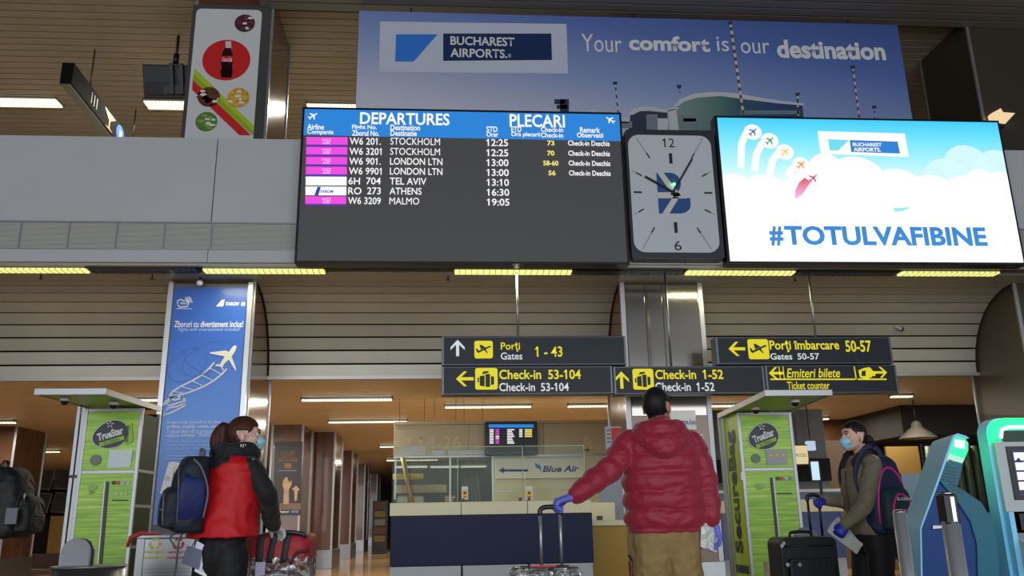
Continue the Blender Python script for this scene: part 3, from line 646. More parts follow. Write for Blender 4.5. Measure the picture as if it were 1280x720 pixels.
def food(px,py,r,name,c1,c2,seed):
    c = at(px,py,Y2); d = mat(name,c1,.6,var=.4,scale=14); e = mat(name+'_2',c2,.6,var=.3,scale=14)
    o = MB().prism(disc(c.x,c.z,r,r,30),Y2-.002,Y2).build('food_picture',d,t); rnd = random.Random(seed)
    for k in range(14):
        a,q = rnd.random()*6.28, r*.85*math.sqrt(rnd.random()); w = r*.22
        MB().prism(disc(c.x+q*math.cos(a),c.z+q*math.sin(a),min(w*(.6+rnd.random()),r-q+.02),w*.6,8,rnd.random()),Y3-.001-.0002*k,Y3-.0002*k).build('food_piece',e if k%3 else mat(name+'_3',(235,230,215),.5),o)
food(306,29,.155,'food_berry',(70,30,50),(110,40,60),1); food(261,121,.165,'food_burger',(84,52,30),(120,46,30),2); food(298,122,.165,'food_fries',(206,160,50),(226,186,80),3); food(258,152,.16,'food_salad',(84,130,50),(140,170,80),4)
# blue flight poster
Y = 11.72
x0,x1 = at(218,357,Y).x, at(311,357,Y).x; z1 = at(265,360,Y).z; z0 = at(240,655,Y).z
t = thing('poster', ((x0+x1)/2,Y,z0), 'tall blue poster with white airliner and film strip on the left column', 'poster')
MB().box(x0,x1,Y,Y+.06,z0-.2,z1+.06).build('backing', mat('poster_back',(96,98,100),.5,.3), t)
MB().box(x0+.01,x1-.01,Y-.012,Y,z0,z1).build('print', ramp_mat('poster_blue','Z',[(0,(62,114,212)),(.4,(84,146,242)),(.75,(54,106,212)),(1,(46,86,172))],rough=.3), t)
for a,b in ((x0-.07,x0),(x1,x1+.07)): MB().box(a,b,Y-.04,Y+.07,z0-.9,z1+.08).build('frame_side', mat('bright_alu',(196,198,200),.3,.7), t, bevel=.006)
Y1,Y2 = Y-.014,Y-.017; lb = mat('poster_pale_blue',(70,124,206),.5); pale = mat('poster_pale',(176,200,234),.5)
def pp(pts,name,m,y=None,par=None): return MB().prism(PX(pts,y or Y1),(y or Y1)-.002,(y or Y1)).build(name,m,par or t)
def stroke(pts,w,name,m,y=None): return MB().prism(band(PX(pts,y or Y1),w),(y or Y1)-.0015,(y or Y1)).build(name,m,t)
import math as _mt
for cx,cy,rx,ry,rot in ((234,456,27,18,-.6),(258,448,34,17,-.5)):
    stroke([(cx+rx*math.cos(q)*math.cos(rot)-ry*math.sin(q)*math.sin(rot),cy+rx*math.cos(q)*math.sin(rot)+ry*math.sin(q)*math.cos(rot)) for q in [i*PI/14 for i in range(27)]],.008,'globe_line',lb)
for L in ([(230,437),(232,452),(236,456)],[(214,451),(225,447)],[(236,456),(262,470)],[(207,475),(214,478)]): stroke(L,.008,'globe_line',lb)
stroke([(222,380),(222,376),(226,374),(229,376),(233,375),(236,379),(234,383),(225,384),(222,381)],.014,'cloud_logo',white)
T('AIRFI',225,377.5,234,380.5,Y1,white,t); 
for k in range(3): stroke([(231+k*2.4,374-k*.6-2),(234+k*2,374.5-k),(236.5+k*2,378)],.01,'signal_arc',white)
stroke([(220,385.6),(240,386)],.01,'logo_rule',pale)
pp([(270,383),(277,375),(281,374.5),(279,383)],'tail_logo',white); T('TAROM',282,377.5,299,382,Y1,white,t,bold=.04,shear=.3)
MB().prism(disc(at(304,380,Y1).x,at(304,380,Y1).z,.03,.03),Y1-.001,Y1).build('round_logo',pale,t)
T('Zboruri cu divertisment inclus!',218,401,304,409,Y1,white,t,bold=.012); T('Flights with entertainment included!',222,409.5,300,415,Y1,pale,t,shear=.25)
pn = [(294.5,431.5),(296,433.5),(294,439),(289.5,446),(292,452),(295.5,462),(294.5,463.5),(286,449.5),(280,455),(278,460),(280,462),(278.5,463.5),(276,458.5),(269,457.5),(270,455.5),(275,455.5),(277.5,451),(281,445.5),(263,442),(262.5,440.5),(279,438.5),(282,438),(286,440),(291,433)]
pp(pn,'airliner_picture',mat('poster_cream',(236,234,222),.4),Y2)
c1 = [(268,453),(262,460),(252,469),(240,476),(226,483),(216,489),(212.5,494),(213,499),(219,500),(228,497)]; c2 = [(283.5,461),(277,468),(267,476),(255,483),(243,488),(232,492),(222,494),(213,497),(207,502),(203,507)]
stroke(c1,.022,'film_edge',white); stroke(c2,.022,'film_edge',white)
for (a,b) in zip(c1[1:7],c2[1:7]): stroke([a,b],.01,'film_frame_line',white,Y2)
stroke([(213,497),(222,495),(231,499),(231,504),(222,508),(210,510),(208,513)],.02,'film_edge',white); stroke([(214,499),(207,505),(212,507),(228,502)],.02,'film_edge',white); stroke([(206,514),(203,519),(214,516),(231,507)],.02,'film_edge',white); stroke([(228,498),(232,507)],.014,'film_edge',white)
for s,a,b,c_,d,bo,m_ in (('În aeronavă, bucură-te de zbor,',209,524,277,530,.0,white),('cu filme, muzică, reviste, ziare şi jocuri.',208,530.5,294,536,.02,white),('Trebuie doar să te conectezi la',208,536,275,541.5,.0,white),('reţeaua wireless "TAROM AirFi"',207,541.5,283,547,.01,white),
    ('Once on board, enjoy your flight with',208,549,283,554,0,pale),('movies, magazines, newspapers and games',207,554,290,558.5,.01,pale),('Just connect to "TAROM AirFi" network',207,558.5,288,563.5,0,pale)):
    T(s,a,b,c_,d,Y1,m_,t,bold=bo)
for yy in (570,573.5): stroke([(206,yy),(296,yy-.6)],.01,'rule',pale)
pp([(211,578),(216,577),(250,583),(246,618),(204,619),(200,616)],'phone_picture',mat('phone_white',(228,230,236),.3),Y1)
pp([(218,580),(246,586),(242,610),(213,613)],'phone_screen',mat('phone_screen',(120,150,190),.3),Y2); pp([(218,580),(246,586),(245,593),(217,591)],'phone_header',white,Y2-.003); T('TAROM',226,584,240,588,Y2-.006,mat('navy_ink',(20,40,90),.5),t,shear=.3,bold=.03)
MB().prism(disc(at(209,598,Y2).x,at(209,598,Y2).z,.035,.035),Y2-.001,Y2).build('phone_button',mat('phone_grey',(190,192,200),.3),t)
# luxury poster on the brown column
Y = 19.26
t = thing('poster', (at(361,600,Y).x,Y,at(361,645,Y).z), 'dark luxury poster with a raised sculpted hand on a brown column', 'poster')
pb = MB().prism(PX([(344,552),(378,552),(376,644),(341,644)],Y),Y-.02,Y+.03).build('print', mat('poster_black',(44,36,34),.3), t)
Y1,Y2 = Y-.024,Y-.028; gold = mat('gold_ink',(150,112,70),.5); scu = mat('sculpture_print',(186,160,128),.5,var=.2,scale=6)
T('LUXURY',351,564,369,569,Y1,gold,t); T('ISN\'T',354,569.5,365,572,Y1,gold,t); T('OBTAINED',347,572.5,372,577,Y1,gold,t)
pp([(355.5,579),(364,579),(364,585),(355.5,585)],'card_picture',gold); T('the world of extraordinary experiences',348,587,370,589.5,Y1,pale,t); 
pp([(354,630),(355,612),(353,606),(354,600),(357,597),(359,596),(360,600),(362,603),(365,600),(364,607),(361,612),(361,630)],'sculpted_hand',scu,Y2)
pp([(368,626),(368,614),(365,611),(368,609),(370,607),(372,609),(375,612),(372,614),(371,626)],'small_sculpture',scu,Y2)
pp([(342,629),(376,629),(376,637),(341,637)],'plinth_picture',mat('plinth_print',(120,104,92),.6),Y1)
for px,c_ in ((343.5,(214,40,30)),(348,(236,150,40))): MB().prism(disc(at(px,639.5,Y2).x,at(px,639.5,Y2).z,.055,.055),Y2-.001*(px>345),Y2).build('overlapping_disc',mat('disc%d'%px,c_,.5),t)
T('mastercard',351,638,361,641,Y2,white,t,bold=.02); T('world elite',364,637,373,641,Y2,pale,t)
# ================================================================== COUNTER AND BOOTH
cream = mat('cream_laminate',(232,222,180),.35); navy = mat('navy_panel',(20,30,66),.45,var=.12,scale=1.5,spec=.25); wpan = mat('white_panel',(188,190,194),.3)
yeld = mat('ochre_panel',(176,140,50),.5)
t = thing('service_counter',(.43,9.4,0),'long counter with cream top and navy front behind the wrapped silver suitcase','counter')
X0,X1 = -.61,1.48
for a,b in ((X0,.12),(.125,.81),(.815,X1)): MB().box(a,b,9.0,9.75,1.07,1.2).build('top_slab',cream,t,bevel=.006)
MB().box(X0+.01,X1+.01,9.02,9.7,.575,1.07).build('front_panel',navy,t,bevel=.005)
for a,b in ((X0,.12),(.13,.81),(.82,X1)): MB().box(a+.01,b,9.04,9.66,.0,.57).build('base_panel',wpan,t,bevel=.004)
t = thing('service_desk',(1.85,9.9,0),'lower cream desk with ochre front between the navy counter and the mirror-bronze column','desk')
MB().box(1.5,2.02,9.7,10.5,.93,.99).build('desktop',cream,t,bevel=.006); MB().box(1.52,2.0,9.76,10.45,0,.93).build('front_panel',yeld,t)
MB().box(1.5,2.02,10.5,10.56,.0,1.2).build('back_panel',cream,t); MB().box(1.68,1.74,9.8,9.86,.99,1.04).build('socket',dark,t)
glass = clear_mat('counter_glass',(244,249,244),.005,.03); gedge = mat('glass_edge',(150,170,110),.2)
for a,b,lab in ((-.6,.09,'left clear screen on the navy counter'),(.11,.78,'middle clear screen on the navy counter'),(.8,1.44,'right clear screen on the navy counter')):
    g = thing('protective_screen',((a+b)/2,9.07,1.2),lab,'glass screen','clear screens on the counter')
    MB().box(a,b,9.065,9.073,1.2,1.765).build('pane',glass,g)
    MB().box(a,b,9.063,9.075,1.765,1.772).build('top_edge',gedge,g); MB().box(b-.006,b+.002,9.062,9.076,1.2,1.77).build('side_edge',gedge,g)
    for x in (a+.02,b-.05): MB().box(x,x+.03,9.05,9.09,1.2,1.235).build('clamp',dmetal,g)
ysk = mat('sticker_yellow',(240,196,30),.5)
for px,lab in ((581,'left yellow notice sticker on the counter glass'),(661.5,'right yellow notice sticker on the counter glass')):
    x0,x1,z0,z1 = rect_px(px-4,608,px+4,624.5,9.06)
    s = thing('notice_sticker',((x0+x1)/2,9.06,z0),lab,'sticker','yellow stickers on the glass')
    MB().box(x0,x1,9.06,9.064,z0,z1).build('paper',white,s); MB().box(x0+.008,x1-.008,9.057,9.06,z0+.01,z1-.035).build('print',ysk,s)
    MB().prism(disc((x0+x1)/2,(z0+z1)/2,.017,.013,12),9.055,9.057).build('symbol',dark,s)
    MB().box(x0+.02,x1-.02,9.055,9.057,z0+.025,z0+.035).build('symbol',dark,s)
# booth wall
YW = 15.0
beige = mat('booth_panel',(196,186,150),.45); beig2 = mat('booth_white',(214,210,176),.4)
bw = thing('booth_wall',(.9,YW,0),'beige booth wall with pale numbers above dark windows behind the counter','booth')
for a,b in ((-.97,.33),(.335,1.66),(1.665,2.9)):
    MB().box(a,b,YW,YW+.1,2.12,2.66).build('fascia_panel',beige,bw,bevel=.004); MB().box(a,b,YW-.01,YW+.1,2.665,2.72).build('top_rail',beige,bw)
MB().box(-.97,2.9,YW-.02,YW+.1,2.09,2.12).build('bottom_rail',alu,bw)
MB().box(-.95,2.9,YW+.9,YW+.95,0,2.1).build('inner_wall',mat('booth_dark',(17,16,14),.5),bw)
MB().box(.77,2.9,YW,YW+.08,0,2.09).build('lower_panel',beig2,bw)
for z in (1.75,1.5,1.2): MB().box(.77,2.9,YW-.006,YW,z,z+.012).build('joint',alu,bw)
for x in (-.95,-.0,.74): MB().box(x,x+.03,YW,YW+.06,0,2.1).build('mullion',alu,bw)
MB().box(-.92,.74,YW+.02,YW+.03,.9,2.09).build('window_pane',clear_mat('booth_glass',(228,228,220),.006,.05),bw)
pale_n = mat('pale_numbers',(216,206,160),.5)
T('14-26',522,545,576,562,YW-.004,pale_n,bw); T('A',727,544,740,560,YW-.004,pale_n,bw); MB().prism(PX([(508,548),(514,547),(513,556)],YW-.004),YW-.006,YW-.004).build('small_arrow',pale_n,bw)
T('•',729,561,732,564,YW-.004,dark,bw); T('•',733,561,736,564,YW-.004,dark,bw)
p0 = rect_px(609,529,669,565,14.7)
t = thing('wall_screen',((p0[0]+p0[1])/2,14.8,p0[2]),'small black departures monitor hung on the beige booth wall','screen')
MB().box(p0[0]-.04,p0[1]+.04,14.71,14.84,p0[2]-.05,p0[3]+.03).build('casing',dark,t,bevel=.01); MB().box(p0[0],p0[1],14.7,14.712,p0[2],p0[3]).build('screen',mat('small_screen',(24,26,34),emit=.6),t)
MB().box((p0[0]+p0[1])/2-.03,(p0[0]+p0[1])/2+.03,14.84,15.02,p0[2]+.1,p0[2]+.2).build('bracket',dmetal,t)
flatp(PX([(611,530.5),(667,530.5),(667,534.5),(611,534.5)],14.698),14.698,'header',_m['led_blue'],t)
for i in range(9):
    y = 536.5+i*2.1
    for a,b,m_ in ((612,617,scr_w),(619.5,624,_m['led_magenta'] if i not in (4,5) else scr_w),(634,643-(i*3)%4,scr_w)): flatp(PX([(a,y),(b,y),(b,y+1.2),(a,y+1.2)],14.698),14.698,'row_text',m_,t)
    if i < 5: flatp(PX([(649,y),(653,y),(653,y+1.2),(649,y+1.2)],14.698),14.698,'row_text',scr_w,t); flatp(PX([(656,y),(665,y),(665,y+1.2),(656,y+1.2)],14.698),14.698,'row_text',_m['led_yellow'],t)
p0 = rect_px(619,573,731,598,14.9)
t = thing('airline_sign',((p0[0]+p0[1])/2,14.92,p0[2]),'cream sign board with navy arrow and airline name under the small monitor','sign')
MB().box(p0[0],p0[1],14.9,14.98,p0[2],p0[3]).build('board',mat('sign_cream',(226,226,208),.4),t,bevel=.01)
nv = mat('navy_print',(28,52,120),.5)
flatp(PX([(623,588),(630,584),(630,586.5),(660,586.5),(660,589.5),(630,589.5),(630,592)],14.896),14.896,'arrow',nv,t)
T('Blue Air',678,582,724,590,14.896,nv,t,bold=.03,shear=.25)
flatp(PX([(668,578),(674,582),(672,578),(676,583),(677,591),(674,586),(670,585)],14.896),14.896,'bird_symbol',mat('bird_blue',(70,130,200),.5),t)
# lamp reflections in the glass built as glowing tubes; things behind the booth windows
def bar(px0,py0,px1,py1,Y,name,m,label,cat,th=.03,dep=.05,group=None):
    a,b,z0,z1 = rect_px(px0,py0,px1,py1,Y); t = thing(name,((a+b)/2,Y,z0),label,cat,group)
    return t,(a,b,z0,z1)
for px0,px1,py0,py1,lab in ((494,534,583,585,'long thin lamp reflection built as a tube behind the left booth window'),(538,574,583,585,'second thin lamp reflection built as a tube behind the booth window'),(576,608,582.5,584.5,'third thin lamp reflection built as a tube behind the booth window')):
    t,(a,b,z0,z1) = bar(px0,py0,px1,py1,15.3,'reflection_tube',None,lab,'light',group='glass reflections built as glowing tubes')
    MB().tube([(a,15.3,(z0+z1)/2),(b,15.3,(z0+z1)/2)],(z1-z0)/2,8).build('tube',mat('reflection_white',(235,238,230),emit=1.1),t); MB().box(a,b,15.3,15.34,z1,z1+.02).build('holder',alu,t)
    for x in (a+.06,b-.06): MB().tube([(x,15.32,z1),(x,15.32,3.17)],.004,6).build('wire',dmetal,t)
for px0,px1,py0,py1,lab in ((498,532,558,568,'left white paper sheet above the booth window'),(540,556,563,568,'small white paper sheet above the booth window'),(560,608,563,567.5,'long white paper strip above the booth window'),(642,655,564,567,'white strip right of the small monitor')):
    t,(a,b,z0,z1) = bar(px0,py0,px1,py1,14.97,'paper_sheet',None,lab,'paper',group='papers above the booth window')
    MB().box(a,b,14.962,14.968,z0,z1).build('sheet',mat('paper_lit',(214,216,222),.5),t); MB().box(a,b,14.955,14.968,z0-.012,z0).build('bottom_edge',white,t)
t,(a,b,z0,z1) = bar(491,592,529,599,15.4,'hanging_sign',None,'small yellow hanging sign seen through the left booth window','sign')
MB().box(a,b,15.4,15.46,z0,z1).build('face',mat('back_yellow',(190,170,60),.5),t); T('CHECK-IN',493,594,517,597,15.396,dark,t)
for x in (a+.1,b-.1): MB().tube([(x,15.43,z1),(x,15.43,2.1)],.006,6).build('wire',dmetal,t)
t,(a,b,z0,z1) = bar(493,606,558,616,15.5,'office_cabinet',None,'beige low cabinet behind the left booth window','cabinet')
MB().box(a,b,15.5,15.85,z0,z1).build('body',beige,t); MB().box(a,b,15.49,15.85,0,z0).build('base',M_void,t)
for k in range(4): MB().box(a+.06+k*.28,a+.24+k*.28,15.46,15.49,z0-.2,z0-.06).build('folder',[alu,wpan,dark,beige][k],t)
for k in range(5):
    t,(a,b,z0,z1) = bar(583+k*4.6,592-k*1.5,586+k*4.6,630,15.3,'blind_slat',None,['first','second','third','fourth','fifth'][k]+' leaning grey blind slat from the left in the booth window','blind',group='blind slats in the booth window')
    M=Matrix.Translation((a,15.3,1.0))@Matrix.Rotation(math.radians(-6),4,'Y'); MB().box(0,.035,0,.02,0,z1-1.1,M).build('slat',mat('blind_grey',(110,112,116),.5),t); MB().box(-.005,.04,-.005,.025,z1-1.12,z1-1.08,M).build('clip',dmetal,t)
t,(a,b,z0,z1) = bar(503,572,521,628,14.5,'leaning_reflection',None,'leaning glass reflection built as a pole behind the left clear screen','pole')
MB().tube([(a,14.5,z1),(b,14.5,1.0)],.04,10).build('pole',mat('reflection_ochre',(150,130,80),.3,.5),t); MB().tube([(b,14.5,1.0),(b+.03,14.5,0)],.05,10).build('foot',dmetal,t)  # slanted reflection in the glass, built as a solid ochre tube
# side boards near the bronze column
x0,x1,z0,z1 = rect_px(750,577,779,664,10.9)
t = thing('notice_board',((x0+x1)/2,10.9,0),'plain grey upright board left of the mirror-bronze column','board')
MB().box(x0,x1,10.9,10.94,z0,z1).build('panel',mat('grey_board',(150,158,168),.45),t,bevel=.004); MB().box(x0+.1,x1-.1,10.94,10.97,0,z0+.1).build('stand',alu,t)
Yn = 11.0; x0,x1,z0,z1 = rect_px(757,533,777,576,Yn)
t = thing('notice_sheet',((x0+x1)/2,Yn,z0),'printed sheet with a red corner above the grey upright board','notice')
MB().box(x0,x1,Yn-.004,Yn,z0,z1).build('sheet',mat('sheet_grey',(168,172,178),.5),t); MB().box(x0+.08,x1,Yn-.007,Yn-.004,z0+.25,z1-.02).build('red_area',red_,t); MB().box(x1-.03,x1,Yn,Yn+.04,0,z0+.3).build('stand_pole',alu,t)
for k in range(4): MB().box(x0+.02,x0+.07,Yn-.007,Yn-.004,z1-.06-k*.05,z1-.045-k*.05).build('text_line',dmetal,t)
Yn = 11.77; x0,x1,z0,z1 = rect_px(838,513,870,537,Yn)
t = thing('notice_sheet',((x0+x1)/2,Yn,z0),'white notice with blue capital letters on the bronze column beside the man\'s head','notice')
MB().box(x0,x1,Yn,Yn+.02,z0,z1).build('sheet',white,t); T('INTRĂRI',847,524,870,531,Yn-.003,nv,t,bold=.01)
x0,x1,z0,z1 = rect_px(872,543,880,580,Yn)
t = thing('notice_sheet',((x0+x1)/2,Yn,z0),'small blue and white notice at the right edge of the bronze column','notice')
MB().box(x0,x1,Yn,Yn+.015,z0,z1).build('sheet',white,t); MB().box(x0+.01,x1-.01,Yn-.003,Yn,z1-.1,z1-.02).build('blue_area',nv,t)
# second counter, right of the bronze column
t = thing('service_counter',(4.6,12.4,0),'second counter with cream top and blue front behind the right green kiosk','counter')
MB().box(3.8,5.6,12.0,12.7,1.05,1.22).build('top_slab',cream,t,bevel=.006); MB().box(3.82,5.58,12.03,12.65,.42,1.05).build('front_panel',mat('mid_blue_panel',(62,78,128),.3),t,bevel=.005); MB().box(3.82,5.58,12.05,12.6,0,.42).build('base_panel',wpan,t)
t = thing('back_shelf',(5.6,14.8,0),'lit service back wall with shelf between green kiosk and brown column','shelf')
MB().box(4.4,6.9,15.2,15.3,0,2.9).build('back_panel',mat('back_grey',(96,98,96),.5),t); MB().box(4.4,6.9,14.8,15.2,1.4,1.45).build('shelf_board',white,t); MB().box(4.4,6.9,14.85,15.2,.9,1.4).build('cupboard',mat('cup_blue',(110,130,160),.5),t)
MB().box(4.4,6.9,15.1,15.19,1.6,2.0).build('dark_opening',M_void,t)
x0,x1,z0,z1 = rect_px(992,557,1010,580,14.6)
t = thing('price_sign',((x0+x1)/2,14.6,z0),'small glowing cream sign reading PRICES beside the right green kiosk','sign')
MB().box(x0,x1,14.6,14.65,z0,z1).build('face',mat('cream_glow',(240,222,170),emit=.8),t); MB().box(x0-.01,x1+.01,14.62,14.68,z0-.02,z1+.02).build('frame',dmetal,t); T('PRICES',993,567,1008,571,14.595,dark,t); MB().tube([(x0+.1,14.65,z1),(x0+.1,14.65,3.17)],.008,6).build('wire',dmetal,t)
x0,x1,z0,z1 = rect_px(1015,577,1024,600,14.4)
t = thing('lit_panel',((x0+x1)/2,14.4,z0),'narrow blue-white glowing panel beside the brown column','screen')
MB().box(x0,x1,14.4,14.43,z0,z1).build('face',mat('cool_glow',(200,232,255),emit=1),t); MB().box(x0-.02,x1+.02,14.42,14.47,z0-.02,z1+.02).build('casing',dmetal,t); MB().box(x1+.0,x1+.04,14.43,14.47,0,z1).build('stand',dmetal,t)
x0,x1,z0,z1 = rect_px(1009,551,1020,563,14.95)
t = thing('work_lamp',((x0+x1)/2,14.95,z0),'small white-blue lamp glowing above the narrow lit panel','lamp'); MB().box(x0,x1,14.95,15.05,z0,z1).build('head',mat('cool_lamp',(190,210,235),emit=.9),t,bevel=.02); MB().tube([((x0+x1)/2,15.0,z1),((x0+x1)/2,15.0,3.17)],.012,6).build('pole',dmetal,t)
# dark service area at the right
struct(MB().box(9.6,22,21.5,21.7,0,3.17),'wall_right_back',mat('service_dark',(34,32,30),.6))
struct(MB().box(6.9,8.45,16.6,16.8,0,2.45),'wall_partition',mat('partition_brown',(86,64,44),.5))
struct(MB().box(9.3,16,16.8,21,2.55,3.17),'trim_2',_m['service_dark'])
t = thing('pendant_lamp',(at(1148,535,16).x,16,2.6),'wide domed metal pendant lamp in the dark area behind the backpack','lamp')
p = at(1148,548,16); dz = p.z
pr = [(.04,.34),(.09,.30),(.1,.22),(.16,.18),(.3,.06),(.36,0)]
MB().loft([[Vector((p.x+r*math.cos(2*PI*j/24),16+r*math.sin(2*PI*j/24),dz+z)) for j in range(24)] for r,z in pr],closed=False).build('shade',mat('lamp_metal',(120,116,110),.35,.6),t)
MB().tube([(p.x,16,dz+.3),(p.x,16,3.17)],.012,8).build('cable',dark,t); MB().ball((p.x,16,dz+.1),.06).build('bulb',mat('bulb_dim',(255,220,170),emit=1),t)
pg = mat('pipe_green',(84,96,78),.4,.3)
t = thing('corrugated_screen',(at(1222,600,14).x,14.6,0),'greenish upright corrugated screen between the two self-service kiosks','screen')
for k in range(8):
    x = 8.5+ -.0 + k*.17; MB().tube([(x,14.6,.7),(x,14.6,2.15)],.07,10).build('rib',pg,t)
MB().box(8.4,9.8,14.62,14.68,0,2.2).build('backing',M_void,t)
t = thing('display_board',(8.0,15.8,0),'ochre-brown board standing behind the woman\'s backpack','board')
MB().box(8.35,9.0,15.8,15.86,.6,2.25).build('panel',mat('ochre_board',(112,86,40),.5),t); MB().box(8.4,8.95,15.82,15.9,0,.6).build('legs',dmetal,t)
x0,x1,z0,z1 = rect_px(1133,592,1160,700,6.8)
t = thing('info_board',((x0+x1)/2,6.8,0),'pale rounded board showing between the backpack and the tilted blue kiosk','board')
MB().prism(rrect(x0,x1+.1,.1,z1,.03),6.8,6.84).build('panel',mat('board_pale',(120,146,160),.4),t); MB().box(x0+.05,x1+.05,6.76,6.88,0,.1).build('foot',dmetal,t)
# far desks at the left
t0 = None
for k,(x,y,lab) in enumerate(((-11.7,24.5,'nearest far check-in desk at the left, ochre with black centre'),(-10.2,26,'second far check-in desk at the left'),(-9.3,29,'third far check-in desk at the left'))):
    if t0 is None:
        t0 = thing('check_in_desk',(x,y,0),lab,'desk','far check-in desks'); 
        MB().box(x-.8,x+1.5,y,y+.5,0,.38).build('plinth',M_brown,t0); 
        [MB().box(a,b,y,y+.4,.38,1.35).build('ochre_front',mat('far_ochre',(170,140,70),.5),t0) for a,b in ((x-.3,x+.1),(x+.9,x+1.3))]
        MB().box(x+.1,x+.9,y+.05,y+.4,.38,1.3).build('dark_centre',M_void,t0)
    else: dup(t0,(x+11.7,y-24.5,0),lab)
t = thing('monitor_rail',(-10.8,24.45,0),'dark frame behind the tilted grey monitors at the far left','frame')
for x_ in (-11.9,-9.7): MB().box(x_,x_+.06,24.40,24.46,0,3.15).build('upright',dmetal,t)
for z_ in (1.7,2.32): MB().box(-11.9,-9.64,24.40,24.46,z_,z_+.06).build('rail',dmetal,t)
t0 = None
k = 0
for i in range(4):
    for j in range(2):
        x = -11.75+i*.52; z = 1.45+j*.62; k += 1
        lab = ('lower' if j==0 else 'upper')+' row, '+['leftmost','second','third','rightmost'][i]+' tilted grey monitor above the far desks'
        if t0 is None:
            t0 = thing('monitor',(x,24.2,z),lab,'monitor','monitors above the far desks'); M=Matrix.Translation((x,24.2,z))@Matrix.Rotation(math.radians(-12),4,'X')@Matrix.Rotation(math.radians(4),4,'Y')
            MB().box(0,.44,0,.05,0,.54,M).build('panel',mat('far_grey',(104,104,100),.4),t0,bevel=.01); MB().box(.02,.42,-.005,0,.03,.51,M).build('face',mat('far_face',(70,70,68),.3),t0)
            MB().box(x+.16,x+.24,24.26,24.40,z+.2,z+.34).build('bracket',dmetal,t0)
        else: dup(t0,(x+11.75,0,z-1.45),lab)
t = thing('rack',(at(475,640,30).x,30,0),'small display rack with papers far down the aisle','rack')
x = at(475,640,30).x
MB().box(x-.25,x+.25,30,30.3,0,1.75).build('frame',dmetal,t)
for k in range(5): MB().box(x-.18,x+.18,29.95,30,.4+k*.27,.6+k*.27).build('poster',[mat('rk1',(120,110,60),.5),mat('rk2',(96,70,50),.5),mat('rk3',(130,124,116),.5)][k%3],t)
# ================================================================== GREEN WRAPPING KIOSKS
def green(name, c, c2):
    m = bpy.data.materials.new(name); m.use_nodes = True; n = m.node_tree; b = n.nodes['Principled BSDF']
    tc = n.nodes.new('ShaderNodeTexCoord'); mp = n.nodes.new('ShaderNodeMapping'); mp.inputs['Scale'].default_value = (1.2,1,26)
    nz = n.nodes.new('ShaderNodeTexNoise'); nz.inputs['Scale'].default_value = 1.6; nz.inputs['Detail'].default_value = 3; r = n.nodes.new('ShaderNodeValToRGB')
    for p,cc in ((.35,c),(.6,c2)): pass
    r.color_ramp.elements[0].position=.38; r.color_ramp.elements[0].color=(*srgb(c),1); r.color_ramp.elements[1].position=.62; r.color_ramp.elements[1].color=(*srgb(c2),1)
    e = r.color_ramp.elements.new(.72); e.color=(*srgb((214,232,120)),1)
    n.links.new(tc.outputs['Object'],mp.inputs[0]); n.links.new(mp.outputs[0],nz.inputs[0]); n.links.new(nz.outputs[0],r.inputs[0]); n.links.new(r.outputs[0],b.inputs['Base Color']); b.inputs['Roughness'].default_value=.35; return m
gm = green('green_streaks',(132,190,42),(178,224,60)); gdark = mat('green_dark_glass',(44,58,20),.5,spec=.2); gplain = mat('green_plain',(150,190,40),.4)
def kiosk(label, X0, X1, Y, ztop, zmid, q, side):
    """q: photo boxes used for flat print, on the front plane"""
    t = thing('wrapping_kiosk',((X0+X1)/2,Y+.3,0),label,'kiosk','green baggage kiosks')
    w = .035; D = .55
    for x in (X0,X1-w):
        for y in (Y,Y+D-w): MB().box(x,x+w,y,y+w,0,ztop).build('corner_post',alu,t,bevel=.004)
    for z in (ztop-w,zmid,.3): MB().box(X0+w,X1-w,Y+.002,Y+w,z,z+w).build('cross_rail',alu,t,bevel=.004)
    MB().box(X0+w,X1-w,Y+.01,Y+.03,zmid+w,ztop-w).build('upper_panel',gm,t); d = MB().box(X0+w,X1-w,Y+.008,Y+.03,.33,zmid).build('door',gm,t)
    MB().box(X0+w,X1-w,Y+D-.03,Y+D-.01,.3,ztop).build('back_panel',gdark,t)
    return t,d,w,D
# left
YK = 9.0; X0,X1 = -3.76,-3.17
t,d,w,D = kiosk('green baggage wrapping kiosk left of the blue poster, with white information window',X0,X1,YK,2.2,at(140,592,9.0).z,None,1)
for x in (-3.86,-3.81): MB().box(x,x+.035,YK+.05,YK+.085,0,2.33).build('side_post',alu,t,bevel=.004)
MB().box(-3.86,-3.775,YK+.045,YK+.09,1.5,1.53).build('hinge',dmetal,t)
for z0,z1 in ((.33,.8),(.83,1.2),(1.23,1.55),(1.58,2.15)): MB().box(X1-.02,X1-.008,YK+.04,YK+.51,z0,z1).build('side_pane',gdark,t)
for z in (.8,1.2,1.55): MB().box(X1-.03,X1,YK+.03,YK+.52,z,z+.03).build('side_rail',alu,t)
# canopy of the left kiosk
def canopy(t,X0,X1,yf,zf,yb,zb):
    a = MB(); th = .03
    vs = [(X0,yf,zf),(X1,yf,zf),(X1,yb,zb),(X0,yb,zb)]; a.add([Vector(v) for v in vs]+[Vector(v)+Vector((0,0,th)) for v in vs],[(3,2,1,0),(4,5,6,7),(0,1,5,4),(1,2,6,5),(2,3,7,6),(3,0,4,7)]); c = a.build('canopy',gplain,t)
    MB().box(X0-.01,X1+.01,yf-.03,yf+.01,zf-.01,zf+.05).build('front_rail',alu,c,bevel=.004)
    for x in (X0-.01,X1-.02):
        vs = [(x,yf,zf-.01),(x+.03,yf,zf-.01),(x+.03,yb,zb-.01),(x,yb,zb-.01)]; MB().add([Vector(v) for v in vs]+[Vector(v)+Vector((0,0,.055)) for v in vs],[(3,2,1,0),(4,5,6,7),(0,1,5,4),(1,2,6,5),(2,3,7,6),(3,0,4,7)]).build('side_rail',alu,c)
